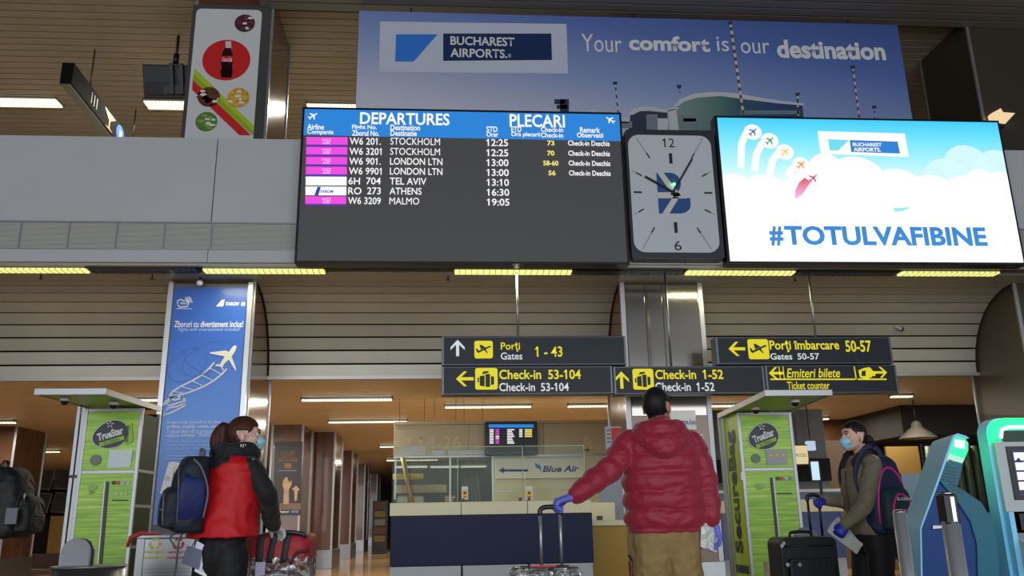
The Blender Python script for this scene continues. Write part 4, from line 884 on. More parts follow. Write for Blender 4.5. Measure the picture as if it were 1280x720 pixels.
canopy(t,-3.79,-3.17,8.0,2.2,9.5,2.235)
def dome(x,y,z,t):
    o = MB().tube([(x,y,z),(x,y,z-.03)],.045,14).build('camera_base',white,t); MB().ball((x,y,z-.03),(.038,.038,.04)).build('camera_dome',dark,o)
dome(-3.64,8.25,2.2,t); dome(-3.3,8.55,2.2,t)
Yf = YK-.001
oc = mat('oval_grey',(44,48,52),.4)
def oval(cx,cy,rx,ry,ang,Y,t,lx0,ly0,lx1,ly1,ax0,ay0,ax1,ay1,star):
    c = at(cx,cy,Y); k = at(cx+10,cy,Y).x-c.x; k /= 10
    P = []
    for i in range(40):
        q = 2*PI*i/40; x = rx*k*math.cos(q); z = ry*k*math.sin(q)*(1.0+.14*math.cos(q)); P.append((c.x+x*math.cos(ang)-z*math.sin(ang), c.z+x*math.sin(ang)+z*math.cos(ang)))
    o = MB().prism(P,Y-.006,Y+.01).build('oval_badge',oc,t)
    P2 = [(c.x+(a-c.x)*1.06,c.z+(b-c.z)*1.06) for a,b in P]; MB().prism(P2,Y-.003,Y+.01).build('badge_rim',mat('badge_rim',(196,206,190),.4),o)
    ww = .9*rx*k*2*.82
    textw('TrueStar',c.x-ww/2,c.x+ww/2,c.z-.03,c.z+.05,Y-.009,white,o,bold=.04,rot=ang)
    M = [( -.5,-.035),(.52,-.035),(.52,-.075),(-.5,-.075)]
    off = -.0
    poly = [(c.x+(a*ww*.95)*math.cos(ang)-(b-.015)*math.sin(ang), c.z+(a*ww*.95)*math.sin(ang)+(b-.015)*math.cos(ang)) for a,b in M]
    MB().prism(poly,Y-.008,Y-.006).build('lime_bar',gplain,o); textw('SECUREBAG',c.x-ww*.3+.02,c.x+ww*.3+.02,c.z-.08,c.z-.055,Y-.011,dark,o,rot=ang)
    s = (c.x-.01,c.z+.105)
    for a in range(5):
        u = PI/2+a*2*PI/5; seg_((s[0]+.012*math.cos(u),s[1]+.012*math.sin(u)),(s[0]+.038*math.cos(u),s[1]+.038*math.sin(u)),.009,'star_stroke',white,o,Y-.008)
def seg_(a,b,w,name,m,par,y): MB().prism(band([a,b],w),y-.002,y).build(name,m,par)
oval(138,543.5,22,17,math.radians(17),Yf,t,0,0,0,0,0,0,0,0,0)
def g_(pts,name,m,dy=.0,par=None): return MB().prism(PX(pts,Yf-dy),Yf-dy-.002,Yf-dy+.012).build(name,m,par or t)
o = g_([(137,563),(166,562.5),(163,584),(134,585)],'information_window',mat('window_pale',(186,204,206),.2))
for k in range(4): g_([(146,567+k*4),(158-k*2,567+k*4),(158-k*2,568.5+k*4),(146,568.5+k*4)],'faint_print',white,.004,o)
c = at(119.5,575,Yf); MB().prism(disc(c.x,c.z,.055,.055),Yf-.004,Yf+.01).build('speaker_grille',mat('speaker_grey',(120,132,112),.5),t)
g_([(154,536),(165,528),(166,552),(158,556)],'printed_tag',gplain,.002)
T('SECURE',157,532,161,553,Yf-.006,oc,t)
bl_ = g_([(132,602),(136,602),(127,707),(123,707)],'slot',dark,.003); g_([(130.5,602),(132,602),(123,707),(121.5,707)],'slot_edge',alu,.004)
for k,(px,c_) in enumerate(((142,(40,40,40)),(147.5,(214,60,40)),(154,(190,190,190)),(160,(190,190,200)))): 
    c = at(px,603.5,Yf); MB().prism(disc(c.x,c.z,.02,.02,12),Yf-.004,Yf+.01).build('round_symbol',mat('kb%d'%k,c_,.4),t)
T('35+',111,613,119,618,Yf-.003,oc,t); g_([(140,624.5),(160,624.5),(160,626),(140,626)],'card_slot',dark,.003)
c = at(116,609,Yf); MB().prism(disc(c.x,c.z,.045,.03),Yf-.002,Yf+.01).build('round_badge',mat('badge_soft',(146,190,90),.4),t)
for px in (146,152,157): c = at(px,617,Yf); MB().prism(disc(c.x,c.z,.022,.022,12),Yf-.002,Yf+.01).build('faint_symbol',mat('badge_soft2',(180,210,130),.4),t)
# right
YK = 9.0; X0,X1 = 3.13,3.74
t,d,w,D = kiosk('green baggage wrapping kiosk right of the man in red, with dark letters down its side',X0,X1,YK,2.1,1.47,None,-1)
Yf = YK-.001
MB().box(X0+.006,X0+.016,YK+.03,YK+.54,.1,2.1).build('side_panel',mat('lime_side',(176,204,24),.35),t)
me = text_mesh('SecureBag',.03); me.name='side_lettering'
A = .3; L0,L1 = .62,1.93
me.transform(Matrix(((0,0,-1,X0-.001),(0,.30,0,YK+.13),(1.31,0,0,.62),(0,0,0,1)))); me.materials.append(oc); link('side_lettering',me,t)
MB().box(X0-.004,X0+.006,YK+.08,YK+.46,.42,.5).build('small_label',oc,t)
canopy(t,3.08,3.74,8.0,2.14,9.5,2.1)
for x in (3.08,): 
    MB().box(x,x+.035,YK+.5,YK+.535,0,2.12).build('side_post',alu,t)
dome(3.25,8.75,2.12,t); dome(3.48,8.25,2.13,t)
oval(954,546,19,15,math.radians(20),Yf,t,0,0,0,0,0,0,0,0,0)
def g_(pts,name,m,dy=.0,par=None): return MB().prism(PX(pts,Yf-dy),Yf-dy-.002,Yf-dy+.012).build(name,m,par or t)
o = g_([(957,562),(983,561),(985,580.5),(959,581)],'information_window',mat('window_grey',(128,136,128),.2))
for px in (963.5,971,979): c = at(px,569,Yf-.004); MB().prism(disc(c.x,c.z,.016,.016,10),Yf-.006,Yf-.004).build('orange_star',mat('orange_mark',(240,190,50),.4),o)
c = at(945,573,Yf); MB().prism(disc(c.x,c.z,.05,.05),Yf-.004,Yf+.01).build('speaker_grille',_m['speaker_grey'],t)
g_([(963,597),(966,597),(974,678),(971,678)],'slot',dark,.003); g_([(966,597),(967.3,597),(975.3,678),(974,678)],'slot_edge',alu,.004)
for k,(px,c_) in enumerate(((972,(40,60,40)),(977,(214,60,40)),(983,(200,200,190)),(988,(120,150,150)))): c = at(px,598,Yf); MB().prism(disc(c.x,c.z,.02,.02,12),Yf-.004,Yf+.01).build('round_symbol',mat('kc%d'%k,c_,.4),t)
c = at(950,608,Yf); MB().prism(disc(c.x,c.z,.05,.035),Yf-.002,Yf+.01).build('round_badge',_m['badge_soft'],t)
g_([(972,616),(990,616),(990,617.5),(972,617.5)],'card_slot',dark,.003); MB().box(X0-.02,X0,YK-.01,YK+.02,1.38,1.46).build('lock',alu,t)
# ================================================================== KIOSKS, POSTS, BIN
lb_ = mat('kiosk_light_blue',(138,212,248),.4); db_ = mat('kiosk_blue',(8,58,122),.4,spec=.25); tl_ = mat('kiosk_teal_lit',(14,100,122),.35,spec=.3); gl_ = mat('kiosk_green_light',(20,255,130),emit=2.2); gw_ = mat('kiosk_white_light',(210,255,235),emit=1.6)
t = thing('self_service_kiosk',(2.75,4.9,0),'tilted blue self-service kiosk seen from the side with green glowing top','kiosk')
Ya = 4.6
_A = at(1172,602,Ya); _B = at(1148,602,Ya+.40); KA = math.atan2(_B.x-_A.x,.40); KU = Vector((math.cos(KA),-math.sin(KA),0)); KN = Vector((math.sin(KA),math.cos(KA),0))
def kp(px,py,off):                        # point on the kiosk's own upright side plane, set back by off
    d = ray(px,py); C0 = Vector((0,0,ZC)); s_ = (_A-C0).dot(KN)/d.dot(KN); return C0+d*s_+KN*off
def K(pts,name,m,y0,y1,par=None,bev=0):
    y0,y1 = y0-Ya,y1-Ya; n = len(pts); vs = [kp(a,b,y0) for a,b in pts]+[kp(a,b,y1) for a,b in pts]
    return MB().add(vs,[tuple(range(n)),tuple(range(n,2*n))[::-1]]+[((i+1)%n,i,i+n,(i+1)%n+n) for i in range(n)]).build(name,m,par or t,bevel=bev)
low_pt = lambda x: (x,900)
K([(1149,660),(1170.5,600),(1188,549),(1191,544),(1196,542),(1206,545),(1211,548),(1207,549),(1196,545),(1192,549),(1173,602),(1151,661),(1156,900),(1153,900)],'light_blue_face',lb_,Ya-.02,Ya+.42,None,.003)
K([(1172,602),(1185,612),(1205,630),(1222,665),(1232,900),(1152,900),(1150,660)],'side_panel',db_,Ya,Ya+.40)
K([(1172,600),(1180,599),(1203,612),(1226,628),(1240,652),(1247,680),(1258,900),(1226,900),(1220,680),(1212,652),(1196,628)],'rear_shell',tl_,Ya-.015,Ya+.415,None,.006)  # teal puts the green light on the curved shell into its colour
K([(1182,571),(1205,577),(1198,607),(1173,600)],'rear_panel',tl_,Ya+.01,Ya+.39)
K([(1190,545),(1207,547),(1212,553),(1212,562),(1205,579),(1185,568),(1186,563)],'light_ring',gl_,Ya+.02,Ya+.38,None,.006)
K([(1195,549),(1206,551),(1206,561),(1194,558)],'light_core',gw_,Ya+.0,Ya+.02); K([(1185,567),(1205,573),(1203,579),(1183,573)],'light_core',mat('soft_green_glow',(190,245,215),emit=.9),Ya+.0,Ya+.02)
for i in range(4):
    for j in range(2):
        K([(1186+i*5,605+i*2.4+j*4),(1188.4+i*5,605.4+i*2.4+j*4),(1188+i*5,607.2+i*2.4+j*4),(1185.6+i*5,606.8+i*2.4+j*4)],'vent_hole',dark,Ya-.018,Ya-.01)
for k in range(5): K([(1179-k*.6,582+k*4),(1198-k*.8,586+k*4),(1198-k*.8,587+k*4),(1179-k*.6,583+k*4)],'small_print',dark,Ya+.007,Ya+.01)
for px in (1184,1192): K([(px,573.5),(px+2,574),(px+1.5,577),(px-.5,576.5)],'white_dot',white,Ya+.004,Ya+.012)
K([(1165,657),(1176,657),(1176,660),(1165,661)],'handle',alu,Ya-.02,Ya)
MB().box(2.45,3.05,Ya-.02,Ya+.46,0,.04).build('foot_plate',dmetal,t)
kw = mat('kiosk_grey_white',(178,186,190),.4)
Yb = 4.7
t = thing('self_service_kiosk',(3.45,4.9,0),'front-facing grey-white self-service kiosk cut by the right edge, green glowing loop on top','kiosk')
xl = at(1247,600,Yb).x; xr = xl+.52; zt = at(1265,522,Yb).z; zb = at(1255,548,Yb).z
Mk = MB().prism(rrect(xl,xr,.0,zt,.09,6),Yb+.03,Yb+.12).build('blue_back',lb_,t)
ringo = rrect(xl+.0,xr,zb-.02,zt,.085,8); 
MB().prism(band([(xl+.03,zb-.02),(xl+.03,zt-.09),(xl+.05,zt-.045),(xl+.1,zt-.03),(xr-.1,zt-.03),(xr-.05,zt-.045),(xr-.03,zt-.09),(xr-.03,zb-.02)],.055),Yb-.0,Yb+.05).build('light_loop',gl_,t)
MB().prism(band([(xl+.06,zb-.0),(xl+.075,zt-.07),(xl+.12,zt-.055),(xr-.12,zt-.055),(xr-.06,zb)],.02),Yb-.006,Yb).build('loop_core',gw_,t)
MB().prism(rrect(xl+.065,xr-.065,zb-.02,zt-.075,.02),Yb-.004,Yb+.04).build('loop_opening',mat('opening_green',(20,60,40),.4),t)
MB().box(xl+.02,xr-.02,Yb,Yb+.08,at(1262,640,Yb).z,zb).build('front_face',kw,t,bevel=.006)
x0 = at(1262,590,Yb).x; z1 = at(1270,558,Yb).z; z0 = at(1270,625,Yb).z
MB().box(x0,xr-.05,Yb-.008,Yb,z0,z1).build('screen_bezel',dark,t); MB().box(x0+.025,xr-.075,Yb-.01,Yb-.008,z0+.02,z1-.02).build('screen',mat('kiosk_screen',(40,46,90),emit=.7),t)
for k in range(4): MB().box(x0+.035,xr-.09,Yb-.013,Yb-.01,z1-.08-k*.055,z1-.035-k*.055).build('screen_button',scr_w,t)
MB().prism(PX([(1268,578),(1273,572),(1278,578)],Yb-.014),Yb-.016,Yb-.013).build('screen_symbol',_m['navy_print'],t)
zs = at(1262,640,Yb).z; MB().box(xl+.03,xr-.03,Yb+.03,Yb+.3,zs-.14,zs).build('recess',db_,t); MB().box(xl+.1,xr-.1,Yb+.01,Yb+.03,zs-.1,zs-.01).build('printer_slot',dark,t)
MB().prism([(Yb-.14,zs-.2),(Yb+.04,zs-.11),(Yb+.3,zs-.11),(Yb+.3,zs-.4),(Yb-.14,zs-.32)],xl+.05,xr-.02,'yz').build('shelf',kw,t,bevel=.005)
MB().box(xl+.05,xr-.03,Yb-.02,Yb+.3,0,zs-.34).build('lower_body',mat('kiosk_lower',(170,176,182),.4),t,bevel=.006); MB().box(xl+.02,xl+.05,Yb-.02,Yb+.32,0,zs).build('blue_side',lb_,t)
MB().prism(disc(xl+.3,zs-.48,.05,.05),Yb-.024,Yb-.02).build('round_logo',dmetal,t)
def post(px,py,Y,r,label,head):
    p = at(px,py,Y); t = thing('barrier_post',(p.x,Y,0),label,'post','stainless barrier posts')
    MB().tube([(p.x,Y,.03),(p.x,Y,p.z-.1 if head else p.z)],r,20).build('tube',mat('post_steel',(176,178,182),.3,.6),t); MB().tube([(p.x,Y,0),(p.x,Y,.03)],.17,24).build('base',steel,t)
    if head:
        MB().box(p.x-r*.9,p.x+r*.75,Y-r*.9,Y+r*.9,p.z-.11,p.z).build('belt_cassette',dark,t,bevel=.006); MB().box(p.x-.006,p.x+.008,Y-r*.9-.003,Y-r*.9+.01,p.z-.1,p.z-.01).build('chrome_strip',chrome,t); MB().tube([(p.x,Y,p.z),(p.x,Y,p.z+.008)],r*.9,16).build('cap',chrome,t)
    else: MB().ball((p.x,Y,p.z),(r,r,.012)).build('cap',chrome,t)
post(1124,640,4.0,.031,'stainless post directly behind-left of the tilted blue kiosk, without head',False); post(1183,618,3.2,.033,'stainless barrier post with black belt head in front of the blue kiosk',True)
# recycling bin
Yr = 8.3; xa,xb = at(170,690,Yr).x, at(242,690,Yr).x; zt = at(200,668.5,Yr).z
t = thing('recycling_bin',((xa+xb)/2,Yr+.25,0),'stainless recycling bin with yellow and red symbols below the blue poster','bin')
MB().box(xa,xb,Yr,Yr+.5,.05,zt-.03).build('body',steel,t,bevel=.01); MB().box(xa-.01,xb+.01,Yr-.01,Yr+.51,zt-.03,zt).build('lid',steel,t,bevel=.006); MB().box(xa+.04,xb-.04,Yr+.03,Yr+.47,0,.05).build('plinth',dark,t)
ry = mat('recycle_yellow',(214,196,40),.5); rr_ = mat('recycle_red',(176,30,60),.5)
for px,m_ in ((194,ry),(223,rr_)):
    c = at(px,679.5,Yr); 
    for k in range(3):
        a = PI/2+k*2*PI/3; pts = [(c.x+.045*math.cos(a+q), c.z+.045*math.sin(a+q)) for q in (-.75,-.3,.1,.45)]
        MB().prism(band(pts,.02),Yr-.003,Yr+.001).build('recycling_arrow',m_,t)
        q=.6; MB().prism([(c.x+.062*math.cos(a+q-.2),c.z+.062*math.sin(a+q-.2)),(c.x+.024*math.cos(a+q-.2),c.z+.024*math.sin(a+q-.2)),(c.x+.045*math.cos(a+q+.35),c.z+.045*math.sin(a+q+.35))],Yr-.003,Yr+.001).build('recycling_arrow',m_,t)
for s,a,b,c_,d,m_ in (('PLASTIC/METAL',180,688,207,692,ry),('PLASTIC/METAL',180,695.5,206,699,ry),('HÂRTIE/CARTON',210,688,235,692,rr_),('PAPER/CARD',209,695.5,232,699,rr_)): T(s,a,b,c_,d,Yr-.002,m_,t,bold=.03)
hs = MB()
for i in range(22):
    for j in range(16): x = xa+.07+i*.021; z = .63-j*.03; hs.box(x,x+.008,Yr-.0015,Yr+.002,z,z+.008)
if True: o = hs.build('perforation',mat('hole_grey',(96,98,100),.5),t); o['kind']='stuff'
MB().box(xa-.0,xa+.07,Yr-.012,Yr+.0,.05,zt-.03).build('corner_post',alu,t,bevel=.004)
rb = MB(); p = at(163,678,Yr-.02)
z_ = zt
pts = [(xa-.07,Yr-.03,z_-.1),(xa-.05,Yr-.03,z_-.02),(xa+.02,Yr,z_+.015),(xa+.12,Yr+.05,z_+.012),(xa+.2,Yr+.05,z_+.006)]
rb.tube(pts,[(.03,.012),(.05,.02),(.05,.02),(.035,.015),(.008,.006)],12,flat=(0,0,1))
o = rb.build('red_bag',mat('red_plastic',(206,60,60),.35),None); tag(o,'crumpled red plastic bag on the left corner of the recycling bin','bag')
# round wrapping platform with upright disc
Yq = 7.0; xa,xb = at(46,710,Yq).x, at(140,710,Yq).x; zt = at(93,709,Yq).z; xc = (xa+xb)/2; r = (xb-xa)/2
t = thing('wrapping_turntable',(xc,Yq+r,0),'round stainless turntable drum with upright rounded plate at the lower left','machine')
MB().tube([(xc,Yq+r,0),(xc,Yq+r,zt-.012)],r*.97,40).build('drum',steel,t); MB().tube([(xc,Yq+r,zt-.012),(xc,Yq+r,zt)],r,40).build('top_plate',alu,t)
a,b = at(75,695,Yq+.2).x, at(111,695,Yq+.2).x; zp = at(95,673,Yq+.2).z; rr = (b-a)/2
P = [(a,zt)]+[((a+b)/2-rr*math.cos(q*PI/14), zp-rr+rr*math.sin(q*PI/14)) for q in range(15)]+[(b,zt)]
MB().prism(P,Yq+.2,Yq+.25).build('rounded_plate',mat('plate_grey',(190,194,202),.45),t,bevel=.006)
MB().prism([(x+.012,z) for x,z in P],Yq+.25,Yq+.28).build('plate_backing',dmetal,t)
# same kind of plate behind the black suitcase
a,b = at(994,690,7.5).x, at(1026,690,7.5).x; zp = at(1010,659,7.5).z; rr=(b-a)/2
t = thing('wrapping_turntable',((a+b)/2,7.75,0),'round wrapping turntable hidden behind the black suitcase, grey rounded plate showing','machine')
xc=(a+b)/2; zt = zp-.3; MB().tube([(xc,7.75,0),(xc,7.75,zt)],.3,40).build('drum',steel,t)
P = [(a,zt)]+[((a+b)/2-rr*math.cos(q*PI/14), zp-rr+rr*math.sin(q*PI/14)) for q in range(15)]+[(b,zt)]
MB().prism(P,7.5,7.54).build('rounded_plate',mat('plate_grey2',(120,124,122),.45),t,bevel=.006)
# fire extinguisher
p = at(780,720,11.2); r=.095; zt = at(780,699,11.2).z
t = thing('fire_extinguisher',(p.x,11.2,0),'red fire extinguisher at the foot of the bronze column','extinguisher')
MB().loft([[Vector((p.x+rr*math.cos(2*PI*j/24),11.2+rr*math.sin(2*PI*j/24),z)) for j in range(24)] for rr,z in ((r*.95,.0),(r,.02),(r,zt-.07),(r*.85,zt-.03),(r*.4,zt))]).build('cylinder',mat('extinguisher_red',(196,26,26),.25),t)
MB().tube([(p.x,11.2,zt-.01),(p.x,11.2,zt+.05)],.025,10).build('valve',alu,t); MB().tube([(p.x,11.2,zt+.05),(p.x-.05,11.2,zt+.09)],.01,8).build('handle',dark,t)
MB().tube([(p.x,11.2,zt+.03),(p.x+.08,11.17,zt+.04),(p.x+.12,11.15,zt-.05),(p.x+.105,11.13,zt-.25)],.014,8).build('hose',dark,t); MB().box(p.x-.05,p.x+.05,11.2-r-.003,11.2-r+.02,zt-.28,zt-.14).build('label_plate',white,t)
# ================================================================== PEOPLE
def bake(mb, voxel=.008, smooth=3):
    me = bpy.data.meshes.new('tmp'); me.from_pydata(mb.v, [], mb.f)
    bm = bmesh.new(); bm.from_mesh(me); bmesh.ops.recalc_face_normals(bm, faces=bm.faces); bm.to_mesh(me); bm.free()
    o = bpy.data.objects.new('tmp', me); COL.objects.link(o)
    r = o.modifiers.new('r','REMESH'); r.mode = 'VOXEL'; r.voxel_size = voxel; r.use_smooth_shade = True
    if smooth: s = o.modifiers.new('s','SMOOTH'); s.iterations = smooth; s.factor = .6
    me2 = bpy.data.meshes.new_from_object(o.evaluated_get(bpy.context.evaluated_depsgraph_get()))
    bpy.data.objects.remove(o); return me2
def wrinkle(me, amp, freq=(9,9,14), fold=0):
    n = len(me.vertices); co = np.empty(n*3,'f'); me.vertices.foreach_get('co',co); co = co.reshape(-1,3)
    no = np.empty(n*3,'f'); me.vertices.foreach_get('normal',no); no = no.reshape(-1,3)
    for i in range(n):
        p = co[i]; v = noise.noise(Vector((p[0]*freq[0],p[1]*freq[1],p[2]*freq[2])))
        if fold: v = v*.5 + (1-abs(noise.noise(Vector((p[0]*freq[0]*1.3+5,p[1]*freq[1]*1.3,p[2]*freq[2]*1.3)))*2.2))*.5
        co[i] = p + no[i]*v*amp
    me.vertices.foreach_set('co', co.ravel()); me.update()
def fin(me, name, m, parent=None):
    me.materials.clear(); me.materials.append(m); me.name = name
    me.polygons.foreach_set('use_smooth',[True]*len(me.polygons)); return link(name, me, parent)
def shell(me, off, keep, off2=0):
    """the faces of me whose vertices all pass keep(co), pushed outwards"""
    bm = bmesh.new(); bm.from_mesh(me); bm.normal_update()
    k = {v.index: keep(v.co) for v in bm.verts}
    bmesh.ops.delete(bm, geom=[f for f in bm.faces if not all(k[v.index] for v in f.verts)], context='FACES')
    bmesh.ops.delete(bm, geom=[v for v in bm.verts if not v.link_faces], context='VERTS')
    if not bm.verts: bm.free(); return None
    edge = {v for e in bm.edges if e.is_boundary for v in e.verts}
    ring2 = {w for v in edge for e in v.link_edges for w in (e.other_vert(v),)} - edge
    N = {v: v.normal.copy() for v in bm.verts}
    for v in bm.verts: v.co += N[v]*(off2 if v in edge else (off*.7 if v in ring2 else off))
    out = bpy.data.meshes.new('s'); bm.to_mesh(out); bm.free(); return out
def lerp(a,b,t): return Vector(a)*(1-t)+Vector(b)*t
def path(pts, n):                      # Catmull-Rom resample
    pts = [Vector(p) for p in pts]; P = [pts[0]*2-pts[1]]+pts+[pts[-1]*2-pts[-2]]; out = []
    for i in range(1,len(P)-2):
        for j in range(n):
            t = j/n; a,b,c,d = P[i-1:i+3]
            out.append(.5*((2*b)+(c-a)*t+(2*a-5*b+4*c-d)*t*t+(3*b-a-3*c+d)*t**3))
    return out+[pts[-1]]
def rads(r, n):
    out = []
    for i in range(len(r)-1):
        for j in range(n):
            t = j/n; t = t*t*(3-2*t)
            if isinstance(r[i],tuple): out.append((r[i][0]*(1-t)+r[i+1][0]*t, r[i][1]*(1-t)+r[i+1][1]*t))
            else: out.append(r[i]*(1-t)+r[i+1]*t)
    return out+[r[-1]]
def limb(mb, pts, r, n=6, seg=16, flat=None, puff=0, pitch=.09):
    P = path(pts,n); R = rads(r,n)
    if puff:
        P = path(pts,n*4); R = rads(r,n*4); s = 0; R2 = []
        for i,p in enumerate(P):
            if i: s += (P[i]-P[i-1]).length
            k = 1+puff*(abs(math.sin(PI*s/pitch))**.5-.6)
            R2.append(tuple(q*k for q in R[i]) if isinstance(R[i],tuple) else R[i]*k)
        R = R2
    mb.tube(P, R, seg, flat=flat)
    for p,q in ((P[0],R[0]),(P[-1],R[-1])): q = min(q) if isinstance(q,tuple) else q; mb.ball(p,q*.98)
def hand(mb, wrist, d, pn, thumb, curl=(.5,.6,.5), s=1, fat=0, spread=.06):
    d = Vector(d).normalized(); pn = Vector(pn); pn = (pn-d*pn.dot(d)).normalized(); lat = d.cross(pn).normalized()
    if lat.dot(Vector(thumb)) < 0: lat = -lat
    w = Vector(wrist); K = w+d*.085*s
    mb.tube([w-d*.02*s, w+d*.01*s, w+d*.045*s, K, K+d*.008*s],[(.026*s+fat,.019*s+fat),(.028*s+fat,.019*s+fat),(.038*s+fat,.017*s+fat),(.041*s+fat,.014*s+fat),(.036*s+fat,.009*s+fat)],16,flat=pn)
    for k,(o,L) in enumerate(((.031,.074),(.0105,.083),(-.0105,.077),(-.031,.060))):
        p = K+lat*o*s-d*.008*s; dd = (d+lat*o*spread*18).normalized(); ang = 0; pts = [p]; 
        for j,f in enumerate((.42,.32,.26)):
            ang += curl[j]*(1+.06*k); v = dd*math.cos(ang)+pn*math.sin(ang); p = p+v*L*f*s; pts.append(p)
        mb.tube(path(pts,3), rads([.0098*s+fat,.0092*s+fat,.0082*s+fat,.0070*s+fat],3), 10); mb.ball(pts[-1],.0070*s+fat,8,6)
    p = w+d*.022*s+lat*.024*s+pn*.004; v1 = (d*.62+lat*.62+pn*.42).normalized(); v2 = (d*.85+lat*.1+pn*.6*(1 if curl[0]>.3 else .3)).normalized()
    mb.tube([p,p+v1*.035*s,p+v1*.035*s+v2*.032*s,p+v1*.035*s+v2*.055*s],[.014*s+fat,.0115*s+fat,.010*s+fat,.008*s+fat],10); mb.ball(p+v1*.035*s+v2*.055*s,.008*s+fat,8,6)
def head(mb, c, R, k=1):
    M3 = R; P = lambda x,y,z: Vector(c)+M3@Vector((x*k,y*k,z*k)); B = lambda p,r: mb.ball(P(*p),tuple(q*k for q in r),20,14,M3)
    B((0,-.012,.022),(.074,.096,.094)); B((0,.022,-.03),(.062,.07,.075)); B((0,.045,-.075),(.043,.043,.034)); B((0,.072,-.094),(.02,.017,.016))
    B((.035,.055,-.025),(.026,.028,.026)); B((-.035,.055,-.025),(.026,.028,.026)); B((0,.07,.03),(.05,.02,.018))
    mb.tube([P(0,.085,.012),P(0,.104,-.018),P(0,.112,-.034),P(0,.092,-.042)],[.008*k,.0105*k,.0135*k,.010*k],10)
    B((.012,.094,-.036),(.009,.011,.008)); B((-.012,.094,-.036),(.009,.011,.008)); B((0,.088,-.06),(.024,.012,.007)); B((0,.086,-.070),(.02,.012,.007))
    for s in (-1,1):
        mb.ball(P(s*.077,-.012,-.012),(.009*k,.019*k,.031*k),14,10,M3@Matrix.Rotation(s*-.25,3,'Z')@Matrix.Rotation(.18,3,'X'))
        mb.ball(P(s*.079,-.016,.008),(.009*k,.017*k,.014*k),12,8,M3)
def person(o):
    """o: dict of pose in the person's own frame (x right, y forward, z up), hands given in world space"""
    H = o['H']; s = H/1.75; hd = math.radians(o['heading']); base = Vector((o['x'],o['y'],0))
    F = Matrix.Translation(base) @ Matrix.Rotation(-hd,4,'Z'); R3 = F.to_3x3(); fw = R3@Vector((0,1,0)); rt_ = R3@Vector((1,0,0))
    lean = o.get('lean',0)
    def L(x,y,z): 
        z*=s; return F@Vector((x*s, y*s+max(0,z-.95*s)*lean, z))
    t = thing('person', base, o['label'], 'person')
    hy = math.radians(o.get('head_heading',o['heading'])); HR = (Matrix.Rotation(-hy,4,'Z')@Matrix.Rotation(math.radians(o.get('head_tilt',0)),4,'X')).to_3x3()
    hc = L(0,.03,1.615)+Vector(o.get('head_off',(0,0,0))); hs = s*o.get('head_k',1.0)
    mb = MB(); head(mb, hc, HR, hs)
    fem = o.get('fem',0)
    limb(mb,[L(0,-.02,1.40),L(0,-.015,1.48),hc+HR@Vector((0,-.015*s,-.05*s))],[.058*s,.05*s*(1-.1*fem),.05*s*(1-.1*fem)])
    limb(mb,[L(0,0,.9),L(0,0,1.05),L(0,.01,1.22),L(0,0,1.36),L(0,-.01,1.43)],[(.155*s,.10*s),(.135*s,.09*s),(.15*s,.10*s),(.155*s,.09*s),(.08*s,.06*s)],flat=fw)
    sh = {}; gl = {}
    for sd,k in ((-1,'l'),(1,'r')):
        S = L(sd*.175*(1-.08*fem),0,1.41)+Vector(o.get('sh_'+k,(0,0,0))); E = Vector(o['elbow_'+k]); Wp = Vector(o['wrist_'+k]); sh[k] = (S,E,Wp)
        limb(mb,[L(sd*.08,0,1.40),S,lerp(S,E,.5),E,lerp(E,Wp,.5),Wp],[.05*s,.052*s,.044*s,.037*s,.034*s,.026*s])
        hp = o['hand_'+k]; hand(mb,Wp,*hp,s=s*(.95 if fem else 1.12),spread=o.get('spread',.06))
        A = L(sd*.105,-.03,.08); Kn = L(sd*.10,.03,.5)+Vector(o.get('knee_'+k,(0,0,0))); A = A+Vector(o.get('foot_'+k,(0,0,0)))
        limb(mb,[L(sd*.075,0,.90),L(sd*.09,.01,.72),Kn,lerp(Kn,A,.35)+fw*-.015,A],[.08*s,.076*s,.055*s,.054*s,.036*s])
        limb(mb,[A+Vector((0,0,-.02)),A+fw*.08*s+Vector((0,0,-.045*s)),A+fw*.17*s+Vector((0,0,-.055*s))],[.038*s,.034*s,.022*s],flat=(0,0,1))
        o['A'+k] = A; o['K'+k] = Kn
    body = bake(mb,.0065,3); 
    skin = mat(o['skin'][0],o['skin'][1],.5,var=.05,scale=12)
    bodyo = fin(body.copy(),'body',skin,t)
    HRi = HR.inverted(); hl = lambda co: (HRi@(co-hc))/hs
    # hair grown from the scalp
    def hairk(co):
        p = hl(co)
        if p.z < -.10 or p.length > .16: return False
        if abs(p.x) > .069 and -.045 < p.y < .016 and -.055 < p.z < .024: return False
        line = o.get('hairline',.062)
        if p.y > .02: return p.z > line - .018*(.09-p.y)/.07 - max(0,abs(p.x)-.045)*1.5
        if p.y > -.03: return p.z > .0-(.02-p.y)*1.0
        return p.z > o.get('nape',-.07)
    hair = shell(body, o.get('hair_t',.01)*s, hairk)
    hm = mat(o['hair'][0],o['hair'][1],.55,var=.35,scale=30,stretch=(1,1,.2),bump=.3,spec=.3)
    ho = fin(hair,'hair',hm,t)
    if o.get('tail'):
        m2 = MB(); pts, rr = o['tail']; limb(m2,[hc+HR@(Vector(p)*hs) for p in pts],rr,5,14); me = bake(m2,.006,2); wrinkle(me,.006,(50,50,12)); fin(me,'hair_tail' if len(pts)>2 else 'hair_bun',hm,t)
        m2 = MB(); q = o['tie']; C_ = hc+HR@(Vector(q)*hs); m2.ball(C_,.02*s); m2.build('hair_tie',dark,t)
